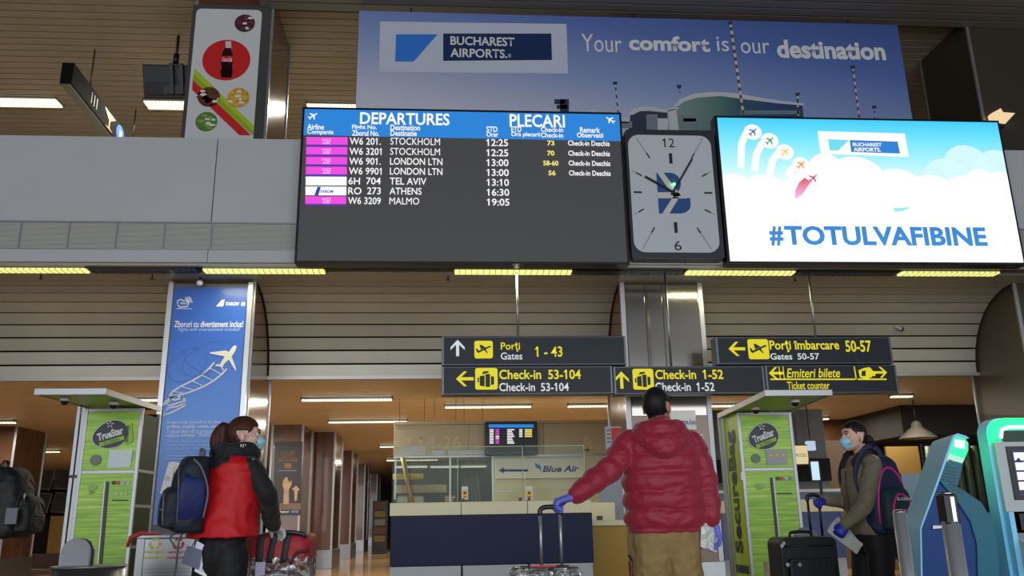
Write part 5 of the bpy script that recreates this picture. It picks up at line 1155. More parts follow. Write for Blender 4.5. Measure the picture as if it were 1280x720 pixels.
    if o.get('face'):
        for sd in (-1,1):
            e = hc+HR@(Vector((sd*.027,.0715,.008))*hs); m2 = MB().ball(e,.0115*hs,12,8); eo = m2.build('eye',mat('eye_white',(225,222,216),.3),t)
            MB().ball(e+HR@(Vector((sd*.0,.0075,0))*hs),.0055*hs,10,6).build('iris',mat('iris_brown',(40,26,20),.2),eo)
            m2 = MB(); m2.tube([hc+HR@(Vector(p)*hs) for p in ((sd*.013,.092,.028),(sd*.03,.090,.034),(sd*.047,.076,.028))],[.003*hs,.004*hs,.002*hs],8); m2.build('eyebrow',hm,t)
            m2 = MB(); m2.tube([hc+HR@(Vector(p)*hs) for p in ((sd*.016,.0885,.012),(sd*.03,.0905,.019),(sd*.044,.080,.013))],[.0025*hs]*3,8); m2.build('eyelid',hm,t)
    if o.get('mask'):
        mk = MB()
        rings = []
        for z,yy,w in ((-.008,.100,.040),(-.02,.116,.052),(-.034,.127,.058),(-.05,.124,.060),(-.066,.118,.058),(-.082,.108,.052),(-.098,.094,.042)):
            rings.append([hc+HR@(Vector((w*math.sin(q),yy-.085*(1-math.cos(q*.92)),z+.012*math.sin(q)**2*(1 if z<-.05 else -1)))*hs) for q in [(-1.15+2.3*i/14) for i in range(15)]])
        vs=[v for r in rings for v in r]; fs=[(i*15+j,i*15+j+1,(i+1)*15+j+1,(i+1)*15+j) for i in range(6) for j in range(14)]
        mk.add(vs+[v-HR@Vector((0,.004,0)) for v in vs],fs+[tuple(x+len(vs) for x in f[::-1]) for f in fs],True)
        k = len(vs)
        bd = [j for j in range(15)]+[i*15+14 for i in range(1,7)]+[90+j for j in range(13,-1,-1)]+[i*15 for i in range(5,0,-1)]
        mk.f += [(bd[i],bd[(i+1)%len(bd)],bd[(i+1)%len(bd)]+k,bd[i]+k) for i in range(len(bd))]; mk.sm += [False]*len(bd)
        mo = mk.build('face_mask',mat('surgical_blue',(165,212,232),.6,bump=.3,scale=5,stretch=(1,1,14)),t)
        for sd in (-1,1):
            for z0_,z1_ in ((-.014,.012),(-.088,-.04)): MB().tube(path([hc+HR@(Vector(p)*hs) for p in ((sd*.05,.075,z0_),(sd*.074,.03,(z0_+z1_)/2),(sd*.084,-.014,z1_))],4),.0016,6).build('ear_loop',white,mo)
    # gloves and sleeves
    for k in 'lr':
        S,E,Wp = sh[k]; ax = (Wp-E).normalized()
        if o.get('glove'):
            g = shell(body,.0028,lambda co: (co-Wp).length < .24 and (co-Wp).dot(ax) > -.05 and (co-hc).length > .2 and co.z > .5 and (co-Wp).length < .21)
            if g: 
                gg = fin(g,'glove',mat(o['glove'][0],o['glove'][1],.45,bump=.25,scale=60),t); gg['label'] = o['glove'][2]
    J = o['jacket']; jm = J['mat']; mb = MB(); puff = J.get('puff',0)
    Rg = []; n = 36; zs = J['rings']
    tot = []
    for i in range(len(zs)-1):
        m_ = 10
        for j in range(m_):
            q = j/m_; tot.append(tuple(zs[i][a]*(1-q)+zs[i+1][a]*q for a in range(4)))
    tot.append(zs[-1])
    for z,rx,ry,yo in tot:
        k = 1+(puff*(abs(math.sin(PI*z*s/J.get('pitch',.1)))**.4-.7) if puff else 0)
        Rg.append([L(rx*k*math.copysign(abs(math.cos(q))**.85,math.cos(q)), yo+ry*k*math.copysign(abs(math.sin(q))**.85,math.sin(q)), z) for q in [2*PI*i/n for i in range(n)]])
    mb.loft(Rg)
    def sleeves(mb,r,puff=0,end=1.0):
        for sd,k in ((-1,'l'),(1,'r')):
            S,E,Wp = sh[k]; We = lerp(E,Wp,J.get('end_'+k,end))
            limb(mb,[L(sd*.06,0,1.38),lerp(L(sd*.06,0,1.40),S,.75),lerp(S,E,.15),lerp(S,E,.55),E,lerp(E,We,.5),We],[r[0]*s*.95,r[0]*s,r[0]*s,r[1]*s,r[2]*s,r[3]*s,r[4]*s],n=5,puff=puff,pitch=J.get('pitch',.1))
    if not J.get('vest'): sleeves(mb,J['sleeve'],puff)
    else:
        m2 = MB(); sleeves(m2,J['sleeve']); 
        limb(m2,[L(0,0,1.0),L(0,0,1.2),L(0,0,1.38)],[(.15*s,.10*s),(.15*s,.10*s),(.12*s,.08*s)],flat=fw)
        limb(m2,[L(0,-.01,1.40),L(0,-.01,1.47)],[.08*s,.07*s]); me = bake(m2,.009,3); wrinkle(me,.011,(11,11,16),1); fin(me,'hoodie',J['undermat'],t)
    me = bake(mb,.008,2 if puff else 3); wrinkle(me,J.get('amp',.006),J.get('freq',(8,8,14)),1); jo = fin(me,'vest' if J.get('vest') else 'jacket',jm,t)
    if J.get('extra'): J['extra'](t,L,s,hc,HR,jo,sh)
    # trousers and shoes
    mb = MB(); tr = o['trousers']; w = tr.get('w',1)
    limb(mb,[L(0,-.01,.86),L(0,-.01,.93),L(0,0,1.02)],[(.165*s*w,.115*s*w),(.165*s*w,.118*s*w),(.145*s*w,.105*s*w)],flat=fw)
    for sd,k in ((-1,'l'),(1,'r')):
        A, Kn = o['A'+k], o['K'+k]
        limb(mb,[L(sd*.078,-.01,.9),L(sd*.088,-.005,.72),Kn,lerp(Kn,A,.5),A+Vector((0,0,.0))],[.105*s*w,.098*s*w,.078*s*w,.07*s*w,.062*s*w],n=6)
    me = bake(mb,.009,3); wrinkle(me,tr.get('amp',.009),(10,10,9),1); fin(me,'trousers',tr['mat'],t)
    for k in 'lr':
        A = o['A'+k]; m2 = MB(); limb(m2,[A+fw*-.04*s+Vector((0,0,-.03*s)),A+fw*.03*s+Vector((0,0,-.035*s)),A+fw*.12*s+Vector((0,0,-.045*s)),A+fw*.19*s+Vector((0,0,-.052*s))],[(.042*s,.046*s),(.044*s,.045*s),(.047*s,.035*s),(.034*s,.024*s)],flat=(0,0,1)); 
        me = bake(m2,.007,2); so = fin(me,'shoe',mat('shoe_dark',(34,32,32),.4),t)
        c = A+fw*.07*s; z = 0.0; MB().prism([( (c+fw*a*s+rt_*b*s).x,(c+fw*a*s+rt_*b*s).y) for a,b in ((-.13,.03),(-.14,-.03),(0,-.045),(.1,-.045),(.15,0),(.1,.045),(0,.045))],.0,.022,'xy').build('sole',dark,so)
    return t,L,s,sh,hc,HR
def W3(px,py,Y): return at(px,py,Y)
# ---------------- man in the red quilted jacket
redj = mat('red_quilted',(146,22,48),.55,bump=.15,scale=40,sheen=.2)
def man_extra(t,L,s,hc,HR,jo,sh):
    mb = MB()                                   # hood folded on the upper back and collar round the neck
    limb(mb,[L(-.11,.03,1.47),L(-.10,-.07,1.475),L(0,-.13,1.47),L(.10,-.07,1.475),L(.11,.03,1.47)],[(.045*s,.05*s)]*5,n=5,flat=(0,0,1))
    limb(mb,[L(-.15,-.05,1.43),L(-.08,-.125,1.40),L(0,-.15,1.375),L(.08,-.125,1.40),L(.15,-.05,1.43)],[(.04*s,.05*s),(.045*s,.065*s),(.05*s,.075*s),(.045*s,.065*s),(.04*s,.05*s)],n=5,flat=(0,0,1))
    limb(mb,[L(-.07,-.02,1.50),L(0,-.085,1.515),L(.07,-.02,1.50)],[.03*s,.035*s,.03*s])
    me = bake(mb,.008,2); wrinkle(me,.012,(14,14,22),1); fin(me,'hood',redj,jo)
YM = 5.0; cx = at(829,600,YM).x
wl = W3(716,621,4.86)
person(dict(H=1.79,x=cx,y=YM+.02,heading=6,head_heading=32,label='man seen from behind in dark red quilted jacket and khaki trousers, gripping a trolley handle',
    elbow_l=W3(763,586,4.95),wrist_l=wl,elbow_r=W3(881,600,4.98),wrist_r=W3(889,648,4.95),knee_l=(0,.02,0),foot_l=(-.03,.06,0),
    hand_l=((W3(694,627,4.86)-wl),(0,0.1,-1),(.3,1,-.1),(.75,1.0,.8)),hand_r=((.10,.0,-1),(-.75,-.65,0),(-.7,.3,0),(.12,.28,.2)),spread=.085,
    skin=('skin_man',(176,122,92)),hair=('hair_black',(24,21,20)),hair_t=.006,hairline=.05,nape=-.075,
    glove=('glove_violet',(98,106,206),'blue-violet disposable glove'),
    jacket=dict(mat=redj,puff=.15,pitch=.105,amp=.010,end_l=.90,freq=(10,10,16),sleeve=(.078,.076,.068,.064,.052),
        rings=[(.90,.205,.14,0),(.93,.222,.155,0),(1.05,.225,.16,0),(1.2,.225,.16,0),(1.33,.222,.15,0),(1.40,.20,.135,0),(1.45,.14,.115,-.01),(1.50,.09,.09,-.01),(1.53,.075,.08,-.01)],extra=man_extra),
    trousers=dict(mat=mat('khaki_cloth',(140,118,72),.75,var=.08,scale=20,bump=.1),w=1.06,amp=.014)))
# envelope in his right hand
c = W3(882,678,4.93); t = thing('plastic_envelope',(c.x,4.93,c.z-.1),'clear plastic document sleeve held in the man\'s right hand','envelope')
P = [W3(874,655,4.93),W3(893,659,4.93),W3(897,690,4.93),W3(894,690,4.93)]
P = [W3(877,653,4.925),W3(897,659,4.925),W3(895,690,4.925),W3(876,683,4.925)]
MB().prism([(p.x,p.z) for p in P],4.922,4.926).build('sleeve',clear_mat('plastic_film',(232,234,232),.10,.25,.15),t)
MB().prism([(p.x*.8+P[0].x*.2,p.z*.9+P[0].z*.1-.004) for p in P],4.924,4.925).build('paper',mat('paper_grey',(196,194,186),.6),t)
MB().prism(band([(p.x,p.z) for p in P+[P[0]]],.004),4.921,4.927).build('rim',white,t)
# ---------------- woman in the red vest
redv = mat('red_vest',(186,10,22),.6,var=.06,scale=30,bump=.25); blk = mat('black_cloth',(16,16,19),.75,bump=.3,scale=30,sheen=.1)
YW1 = 5.0
def w1_extra(t,L,s,hc,HR,jo,sh):
    mb = MB(); limb(mb,[L(.08,.10,1.48),L(.11,.02,1.50),L(.07,-.075,1.495),L(-.04,-.09,1.49),L(-.085,-.0,1.495),L(-.05,.09,1.48)],[(.038*s,.055*s)]*6,n=5,flat=(0,0,1))
    limb(mb,[L(.08,-.11,1.43),L(0,-.13,1.42),L(-.08,-.11,1.43)],[(.03*s,.035*s),(.035*s,.045*s),(.03*s,.035*s)],flat=(0,0,1))
    me = bake(mb,.008,2); wrinkle(me,.010,(16,16,22),1); h = fin(me,'hood',blk,t)
    # quilting seams on the back of the vest
    mb = MB()
    for k in range(5):
        a = L(-.12+.05*k,-.135,1.30-.0*k); b = L(-.02+.04*k,-.14,1.05)
    # white collar lettering
    for i in range(9):
        p = lerp(L(.13,-.07,1.53),L(.125,.07,1.51),i/8); MB().box(-.004,.004,-.002,.002,-.008,.008+(i%3)*.003,Matrix.Translation(p)@Matrix.Rotation(math.radians(-60),4,'Z')).build('collar_letter',white,h)
xw = at(284,600,YW1).x
wr = W3(341,655,5.22)
person(dict(H=1.645,fem=1,x=xw,y=YW1,heading=32,head_heading=80,head_tilt=2,lean=.06,head_off=(.035,0,-.012),label='woman with brown ponytail and face mask in a red vest over a black hoodie',
    elbow_r=W3(334,620,4.96),wrist_r=wr,elbow_l=W3(285,622,5.32),wrist_l=W3(298,640,5.52),
    hand_r=((W3(352,664,5.28)-wr),(0,.1,-1),(-.2,1,0),(.35,.5,.5)),hand_l=((.5,.6,-.1),(0,.1,-1),(1,0,0),(.3,.5,.5)),
    skin=('skin_light',(206,168,148)),hair=('hair_brown',(64,34,24)),hair_t=.009,hairline=.055,nape=-.06,mask=1,face=1,
    tail=([(0,-.09,.05),(0,-.13,.045),(0,-.15,-.01),(0,-.145,-.08),(0,-.12,-.15)],[.026,.04,.05,.05,.026]),tie=(0,-.10,.045),
    glove=('glove_pale',(206,206,204),'pale thin glove'),
    jacket=dict(vest=1,mat=redv,undermat=blk,amp=.010,freq=(9,9,12),sleeve=(.060,.062,.058,.056,.046),
        rings=[(1.0,.22,.17,-.01),(1.03,.215,.165,-.01),(1.12,.20,.155,-.01),(1.28,.20,.155,0),(1.36,.207,.152,0),(1.42,.188,.14,-.01),(1.46,.14,.12,-.01),(1.475,.09,.09,-.01)],extra=w1_extra),
    trousers=dict(mat=mat('black_trousers',(14,14,16),.7,bump=.2,scale=30),w=1.0,amp=.006)))
# ---------------- woman with the pink-trimmed backpack
olive = mat('olive_jacket',(116,108,88),.7,bump=.25,scale=30,var=.05)
YW2 = 6.0; xw = at(1078,600,YW2).x
def w2_extra(t,L,s,hc,HR,jo,sh):
    mb = MB(); limb(mb,[L(-.07,.10,1.40),L(-.095,.03,1.47),L(-.06,-.07,1.485),L(.06,-.07,1.485),L(.095,.03,1.47),L(.07,.10,1.40)],[(.02*s,.04*s)]*6,n=5,flat=(0,0,1)); me = bake(mb,.007,2); wrinkle(me,.006,(20,20,20),1); fin(me,'scarf',mat('dark_scarf',(38,32,34),.8,bump=.3,scale=40),t)
    MB().tube(path([L(.0,.135,1.36),L(0,.145,1.2),L(0,.14,1.02)],5),.004,8).build('zip',dark,jo)
    MB().ball(hc+HR@(Vector((-.086,.0,-.035))*s),.006).build('earring',white,t)
wr = W3(1032,624,6.12); wl = W3(1058,656,5.80)
person(dict(H=1.68,fem=1,x=xw,y=YW2,heading=-98,head_heading=-104,label='woman in face mask and olive jacket, dark hair tied back, gripping the black suitcase handle',
    elbow_r=W3(1062,628,6.14),wrist_r=wr,elbow_l=W3(1081,632,5.80),wrist_l=wl,
    hand_r=((-1,-.05,-.12),(0,0,-1),(-.3,-1,0),(1.0,1.0,.6)),hand_l=((W3(1045,672,5.8)-wl),(0,.8,-.3),(-.6,0,.8),(.9,.9,.6)),
    skin=('skin_fair',(212,166,142)),hair=('hair_dark',(26,20,20)),hair_t=.006,hairline=.058,nape=-.06,mask=1,face=1,
    tail=([(0,-.10,-.01),(0,-.135,-.025),(0,-.14,-.06)],[.03,.038,.028]),tie=(0,-.10,-.01),
    glove=('glove_blue',(36,46,170),'deep blue disposable glove'),
    jacket=dict(mat=olive,amp=.010,freq=(9,9,14),sleeve=(.064,.060,.054,.050,.044),
        rings=[(.90,.175,.13,0),(.95,.18,.135,0),(1.08,.155,.12,.0),(1.25,.17,.13,.01),(1.36,.165,.12,.0),(1.42,.12,.1,-.01),(1.47,.07,.075,-.01)],extra=w2_extra),
    trousers=dict(mat=_m['black_trousers'],w=1.0,amp=.005)))
# ---------------- traveller just outside the left edge, whose backpack shows
YW3 = 6.0; xb = at(38,620,YW3).x
xw = xb-.42
person(dict(H=1.75,x=xw,y=YW3,heading=-92,label='traveller in dark clothes beyond the left edge, wearing the black backpack',
    elbow_r=(xw-.02,6.25,1.15),wrist_r=(xw-.12,6.25,.92),elbow_l=(xw-.02,5.76,1.15),wrist_l=(xw-.12,5.76,.92),
    hand_r=((-.2,0,-1),(0,-1,0),(-1,0,0),(.4,.5,.4)),hand_l=((-.2,0,-1),(0,1,0),(-1,0,0),(.4,.5,.4)),
    skin=('skin_light',(206,168,148)),hair=('hair_black',(24,21,20)),hair_t=.008,face=1,
    jacket=dict(mat=mat('charcoal_coat',(34,35,40),.75,bump=.2,scale=30),amp=.010,sleeve=(.07,.066,.06,.056,.046),
        rings=[(.88,.19,.14,0),(1.05,.185,.14,0),(1.25,.19,.145,0),(1.38,.18,.13,0),(1.45,.11,.1,0),(1.49,.07,.075,0)]),
    trousers=dict(mat=_m['black_trousers'],amp=.006)))
# ================================================================== BACKPACKS
def sring(F,cx,cy,z,rx,ry,n=28,p=3.2,tilt=0):
    out = []
    for i in range(n):
        q = 2*PI*i/n; c,s_ = math.cos(q),math.sin(q)
        out.append(F@Vector((cx+rx*math.copysign(abs(c)**(2/p),c), cy+ry*math.copysign(abs(s_)**(2/p),s_), z)))
    return out
def backpack(label, loc, heading, w, d, h, m_main, m_pocket, m_trim, m_strap, roll=0, trimr=.005, mouth=None):
    """own frame: x width, -y away from the wearer, z up; loc = bottom middle of the back panel"""
    F = Matrix.Translation(loc)@Matrix.Rotation(-math.radians(heading),4,'Z')@Matrix.Rotation(roll,4,'Y')
    t = thing('backpack',loc,label,'backpack')
    pr = ((0,.60),(.02,.86),(.08,.98),(.3,1.0),(.55,.97),(.75,.86),(.88,.68),(.96,.44),(1.0,.18))
    mb = MB(); mb.loft([sring(F,0,-d*.5*(.55+.45*k),h*z,w/2*(.5+.5*k),d/2*(.55+.45*k)*.98) for z,k in pr]); me = bake(mb,.009,2); wrinkle(me,.010,(9,9,11),1); fin(me,'main_bag',m_main,t)
    def dep(z): # outer surface y at height fraction z
        for (a,k),(b,l) in zip(pr,pr[1:]):
            if a <= z <= b: q = (z-a)/(b-a); k = k*(1-q)+l*q; return -d*.5*(.55+.45*k)-d/2*(.55+.45*k)*.98, w/2*(.5+.5*k)
    mb = MB(); pd = d*.28
    mb.loft([sring(F,0,dep(z)[0]+.01-pd*.3*k,h*z,w*.40*(.6+.4*k),pd*(.4+.6*k)) for z,k in ((.05,.4),(.08,.9),(.25,1),(.42,.9),(.52,.7),(.58,.3))]); me = bake(mb,.008,2); wrinkle(me,.006,(12,12,12),1); pk = fin(me,'front_pocket',m_pocket,t)
    def surf(x,zz):
        for (a,k),(b,l) in zip(pr,pr[1:]):
            if a <= zz <= b: q = (zz-a)/(b-a); k = k*(1-q)+l*q; break
        r = d/2*(.55+.45*k)*.98; return -d*.5*(.55+.45*k)-r*max(0,1-min(1,abs(x)/(w/2*(.5+.5*k)))**3.2)**(1/3.2)-.001
    PK = ((.05,.4),(.08,.9),(.25,1),(.42,.9),(.52,.7),(.58,.3))
    def psurf(x,zz):
        k = .4
        for (a,k1),(b,l) in zip(PK,PK[1:]):
            if a <= zz <= b: q = (zz-a)/(b-a); k = k1*(1-q)+l*q; break
        return dep(zz)[0]+.01-pd*.3*k-pd*(.4+.6*k)*max(0,1-min(1,abs(x)/(w*.40*(.6+.4*k)))**3.2)**(1/3.2)-.001
    def arc(x0,z0,zt,y,k=1): return [F@Vector((x*x0,y(x*x0,zz),zz*h)) for x,zz in [(math.cos(q)*1.0,z0+(zt-z0)*max(0,math.sin(q))**.7) for q in [PI*i/16 for i in range(17)]]]
    MB().tube(arc(w*.42,.14,.84,surf),trimr,8).build('zip_piping',m_trim,t)
    MB().tube(arc(w*.30,.10,.50,psurf),trimr,8).build('pocket_piping',m_trim,pk)
    MB().tube([F@Vector((x,psurf(x,.30),.30*h)) for x in (-w*.24,-w*.1,w*.1,w*.24)],trimr,8).build('pocket_zip',m_trim,pk)
    MB().tube(path([F@Vector((-.035,-d*.22,h*.97)),F@Vector((-.03,-d*.22,h*1.09)),F@Vector((.03,-d*.22,h*1.09)),F@Vector((.035,-d*.22,h*.97))],5),[(.012,.006)]*16,10).build('top_handle',m_trim,t)
    return t,F,dep,pk
def strap(pts,m,t,r=(.006,.028),flat=None,name='shoulder_strap'):
    P = path(pts,6); return MB().tube(P,[r]*len(P),10,flat=flat).build(name,m,t)
navyb = mat('pack_navy',(24,32,66),.65,bump=.3,scale=40); teal = mat('pack_dark_green',(18,52,56),.65,bump=.3,scale=40); pink = mat('pack_pink',(226,44,140),.5)
p = W3(1098,668,5.98)
t,F,dep,pk = backpack('navy and dark green backpack with bright pink piping on the woman\'s back',(p.x-.005,6.02,p.z),-22,.34,.21,.54,navyb,teal,pink,navyb,trimr=.0075)
c = F@Vector((0,0,0))
me = text_mesh('SLAZENGER',.02); pd = .24*.28
me.transform(F@Matrix(((.20,0,0,-.08),(0,0,1,dep(.42)[0]-pd*1.25-.004),(0,.02,0,.54*.42),(0,0,0,1)))); me.materials.append(white); link('lettering',me,pk)
MB().prism([(x,z) for x,z in ((.02,.03),(.05,.05),(.09,.045),(.1,.06),(.08,.055),(.06,.065),(.03,.05))],0,.003).build('animal_mark',white,None).name='x_tmp'
bpy.data.objects.remove(bpy.data.objects['x_tmp'])
pts_=[(.00,.07),(.03,.085),(.06,.08),(.085,.09),(.07,.075),(.05,.065),(.045,.05),(.03,.065),(.01,.05)]
mk = MB().prism(pts_,0,.003); mk.v=[tuple(F@Vector((x,dep(.2)[0]-pd*1.28,z))) for x,y,z in mk.v[:9]]+[tuple(F@Vector((x,dep(.2)[0]-pd*1.28+.004,z))) for x,y,z in mk.v[9:]]; mk.build('animal_mark',white,pk)
for dy in (-.115,.13): strap([(xw2,YW2+dy,z) for xw2,z in ((at(1096,570,6).x,1.30),(at(1088,570,6).x,1.445),(at(1073,570,6).x,1.455),(at(1062,600,6).x,1.30),(at(1066,600,6).x,1.12),(at(1084,640,6).x,1.02))],navyb,t,(.006,.02),flat=(-1,0,.3))
# dark blue backpack on the woman in the red vest
bb = mat('pack_blue',(20,34,92),.6,bump=.3,scale=40); bk = mat('pack_black_blue',(20,26,40),.65,bump=.3,scale=40); gy = mat('pack_grey_trim',(92,100,104),.6)
p = W3(240,664,4.93)
t,F,dep,pk = backpack('dark blue backpack with grey zips hanging behind the woman in the red vest',(p.x+.055,4.93,p.z),62,.23,.18,.40,bk,bk,gy,bk,roll=.10)
sp = MB(); sp.loft([sring(F,.117*(.6+.4*k),-.095,.40*z,.012,.07*(.3+.7*k)) for z,k in ((.12,.2),(.2,.8),(.45,1),(.65,.9),(.8,.4))]); sp.build('blue_side_panel',bb,t)
MB().tube(path([F@Vector((.125,-.03,.08)),F@Vector((.13,-.02,.22)),F@Vector((.115,-.06,.34)),F@Vector((.08,-.10,.39))],6),.006,8).build('side_zip',gy,t)
xs = lambda px: at(px,600,5).x
strap([F@Vector((.06,0,.36)),(xs(268),4.93,1.40),(xs(283),4.95,1.44),(xs(296),5.06,1.42)],bk,t,flat=(0,0,1))
strap([(xs(250),4.88,1.02),(xs(243),4.82,.94),(xs(240),4.84,.80),(xs(236),4.84,.62)],gy,t,(.004,.014),(0,1,0),'hanging_strap')
strap([(xs(246),4.88,1.0),(xs(232),4.82,.95),(xs(238),4.82,.90)],gy,t,(.004,.012),(0,1,0),'strap_end')
t = thing('paper_tags',(xs(240),4.9,.7),'white paper tags hanging below the dark blue backpack','papers')
for k,(a,b,c_,d,mm) in enumerate(((228,690,250,712,mat('tag_dark',(84,92,110),.5)),(240,684,254,715,mat('tag_pale',(200,206,226),.5)),(245,690,260,722,white))):
    P = [W3(a+6,b-8,4.9+k*.01),W3(c_+3,b-2,4.9+k*.01),W3(c_-2,d,4.9+k*.01),W3(a-2,d-8,4.9+k*.01)]; MB().prism([(q.x,q.z) for q in P],4.9+k*.01,4.903+k*.01).build('tag',mm,t)
MB().tube([W3(240,684,4.9),W3(245,672,4.9)],.003,6).build('string',gy,t)
# black backpack at the left edge
bkk = mat('pack_black',(9,9,11),.6,bump=.3,scale=40)
zb_ = at(20,672,6).z; zt_ = at(10,585,6).z
t,F,dep,pk = backpack('plain black backpack cut by the left edge of the view',(xb-.24,6.0,zb_),-92,.34,.24,zt_-zb_,bkk,bkk,mat('pack_black_trim',(30,30,34),.5),bkk)
q = W3(13,643,5.8); MB().box(q.x-.03,q.x+.04,5.80,5.815,q.z-.06,q.z+.04).build('grey_patch',mat('patch_grey',(84,88,92),.4),t)
MB().tube([W3(31,616,5.85),W3(30,625,5.85)],.006,8).build('zip_pull',alu,t)
for dy in (-.1,.12): strap([(xb-.26,6+dy,zb_+.40),(xb-.36,6+dy,1.50),(xb-.46,6+dy,1.50),(xb-.56,6+dy,1.30),(xb-.45,6+dy,1.05)],bkk,t,flat=(-1,0,.2))
# ================================================================== LUGGAGE
film = clear_mat('wrap_film',(232,234,236),.30,.12,.9)
def case_shell(x0,x1,y0,y1,z0,z1,m,t,r=.05,name='shell'):
    return MB().prism(rrect(x0,x1,z0,z1,r,5),y0,y1).build(name,m,t,bevel=.012)
def wheels(x0,x1,y0,y1,t):
    for x in (x0+.05,x1-.05):
        for y in (y0+.04,y1-.04): MB().tube([(x-.015,y,.03),(x+.015,y,.03)],.03,14).build('wheel',dark,t)
def trolley(xa,xb_,y,z0,z1,m,mg,t):
    for x in (xa,xb_): MB().tube([(x,y,z0),(x,y,z1)],.009,10).build('handle_tube',m,t)
    MB().tube(path([(xa,y,z1-.02),(xa,y,z1+.008),(xa+.025,y,z1+.022),((xa+xb_)/2,y,z1+.024),(xb_-.025,y,z1+.022),(xb_,y,z1+.008),(xb_,y,z1-.02)],4),.0135,12).build('handle_grip',mg,t)
# man's silver wrapped case
Ya = 4.86; x0,x1 = at(640,712,4.72).x, at(729,712,4.72).x; zt = at(684,709,4.85).z
t = thing('suitcase',((x0+x1)/2,Ya,0),'dark suitcase wrapped in clear film with silver pull-up handle held by the man in red','suitcase')
sv = mat('case_dark_grey',(70,72,74),.4,bump=.3,scale=20)
case_shell(x0+.01,x1-.01,4.73,4.98,.06,zt-.01,sv,t); MB().box(x0+.02,x1-.02,4.76,4.95,zt-.012,zt+.004).build('top_panel',dark,t,bevel=.004); MB().box(x0+.11,x0+.25,4.80,4.83,zt+.002,zt+.012).build('red_label',red_,t)
case_shell(x0,x1,4.715,4.995,.055,zt+.004,film,t,name='plastic_wrap')
for k in range(5): MB().tube(path([(x0+.02,4.712,.2+k*.11),((x0+x1)/2,4.708,.26+k*.1),(x1-.02,4.712,.22+k*.12)],4),[(.002,.02)]*9,8,flat=(0,0,1)).build('wrap_fold',film,t)
wheels(x0,x1,4.73,4.98,t); gx0,gx1 = at(676,670,Ya).x, at(701,670,Ya).x; zg = at(690,634,Ya).z; trolley(gx0,gx1,Ya,zt,zg-.022,alu,dark,t)
# black case of the second woman
Yc = 6.0; x0,x1 = at(975,680,5.88).x, at(1046,680,5.88).x; zt = at(1010,671,5.9).z
t = thing('suitcase',((x0+x1)/2,Yc,0),'black soft suitcase with black pull-up handle beside the right green kiosk','suitcase')
bc = mat('case_black',(15,15,17),.55,bump=.3,scale=40)
case_shell(x0,x1,5.88,6.13,.06,zt,bc,t); 
MB().prism(rrect(x0+.04,x1-.04,.16,zt-.14,.03),5.84,5.9).build('front_pocket',bc,t,bevel=.01); MB().tube([(x0+.03,5.875,zt-.06),(x1-.03,5.875,zt-.06)],.006,8).build('zip',dark,t)
for px in (985,1000): q = W3(px,706,5.83); MB().prism(disc(q.x,q.z,.013,.013,14),5.832,5.842).build('round_stud',alu,t)
q = W3(979,682,5.87); MB().prism([(q.x-.01,q.z-.02),(q.x+.02,q.z+.015),(q.x+.01,q.z+.03),(q.x-.02,q.z)],5.872,5.88).build('small_logo',alu,t)
MB().tube(path([(x0+.12,6.0,zt),(x0+.14,6.0,zt+.03),(x1-.14,6.0,zt+.03),(x1-.12,6.0,zt)],5),.011,10).build('carry_handle',dark,t)
wheels(x0,x1,5.88,6.13,t); gx0,gx1 = at(1012,650,6.1).x, at(1026,650,6.1).x; trolley(gx0,gx1,6.1,zt,at(1018,619,6.1).z-.02,dark,dark,t)
# papers in her hand
c = W3(1052,672,5.74); t = thing('newspaper',(c.x,5.74,c.z-.1),'folded pale newspaper held in the second woman\'s blue-gloved hand','newspaper')
M = Matrix.Translation(W3(1056,672,5.85))@Matrix.Rotation(math.radians(44),4,'Y')
for k,mm in enumerate((mat('news_pale',(190,190,184),.7,var=.1,scale=30),mat('news_grey',(160,160,156),.7,var=.15,scale=30),_m['news_pale'])): MB().box(-.125,.12,k*.008-.012,k*.008-.006,-.045+k*.014,.04+k*.012,M@Matrix.Rotation(k*.12-.1,4,'Y')).build('sheet',mm,t)
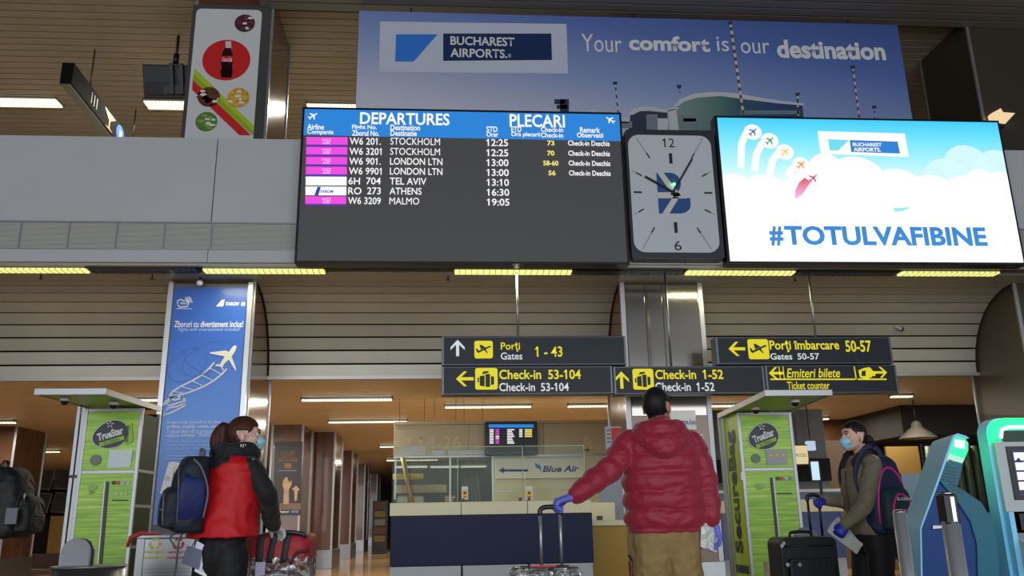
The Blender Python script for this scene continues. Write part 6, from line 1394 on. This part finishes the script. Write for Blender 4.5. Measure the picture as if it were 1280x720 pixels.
# wrapped red luggage pushed by the woman in the vest
Yr = 5.3; x0,x1 = at(308,690,Yr).x, at(386,690,Yr).x; zt = at(340,668,Yr+.05).z
t = thing('holdall',((x0+x1)/2,Yr+.2,0),'red holdall with dark stripes, its lower half wrapped in shiny clear film','bag')
rc = mat('holdall_red',(170,36,50),.55,bump=.3,scale=30,var=.1); ds = mat('holdall_stripe',(44,50,52),.6)
zz = zt-.14
mb = MB(); F0 = Matrix.Identity(4); X_ = (x0+x1)/2; w2 = (x1-x0)/2
mb.loft([sring(F0,X_,Yr+.2,z,w2*k,.2*k,p=5) for z,k in ((zz-.04,.97),(zz,1),(zt-.05,1),(zt-.015,.96),(zt,.88))]); me = bake(mb,.008,2); wrinkle(me,.006,(9,9,12),1); fin(me,'upper_bag',rc,t)
mb = MB(); mb.loft([sring(F0,X_,Yr+.2,z,w2*.95,.19,p=5) for z in (.06,.1,zz)]); mb.build('lower_bag',mat('holdall_faded',(120,58,66),.6,var=.35,scale=9),t)
for u,w_,sl in ((.22,.10,0),(.42,.09,.02),(.64,.09,.015)):
    xa = x0+(x1-x0)*u; mb = MB(); P = path([(xa-sl,Yr-.006,zz-.02),(xa,Yr-.008,zt-.045),(xa+.012,Yr+.03,zt+.004),(xa+.012,Yr+.37,zt+.004),(xa,Yr+.405,zt-.05)],4)
    mb.tube(P,[(w_*(x1-x0)/2*1.1,.005)]*len(P),8,flat=(0,-1,.4)); mb.build('stripe',ds,t)
MB().tube(path([(x0+.19,Yr-.01,zt-.0),(x0+.24,Yr-.012,zt+.012),(x1-.04,Yr-.012,zt-.0),(x1-.02,Yr,zt-.02)],5),[(.004,.012)]*16,8,flat=(0,0,1)).build('carry_strap',dark,t)
MB().tube(path([(x1-.10,Yr-.012,zz-.03),(x1-.07,Yr-.014,zz+.03),(x1-.0,Yr-.005,zz+.045)],5),.008,8).build('side_strap',dark,t)
mb = MB(); mb.loft([sring(F0,X_,Yr+.2,z,w2*1.01,.203,p=5) for z in (.05,.09,.4,zz+.0,zz+.01)],closed=False); me=bpy.data.meshes.new('w'); mb.build('plastic_wrap',clear_mat('wrap_film2',(222,214,222),.42,.15,1.0),t)
for k in range(6): MB().tube(path([(x0+.01,Yr-.012,.3+k*.075),((x0+x1)/2,Yr-.016,.27+k*.09),(x1-.01,Yr-.012,.33+k*.07)],4),[(.002,.014)]*9,8,flat=(0,0,1)).build('wrap_fold',film,t)
MB().box(x0+.06,x0+.115,Yr-.012,Yr-.008,.5,zz-.015).build('white_label',mat('label_lilac',(206,206,236),.3),t)
MB().box(x0,x1,Yr,Yr+.4,.02,.06).build('base_frame',steel,t); wheels(x0,x1,Yr,Yr+.4,t)
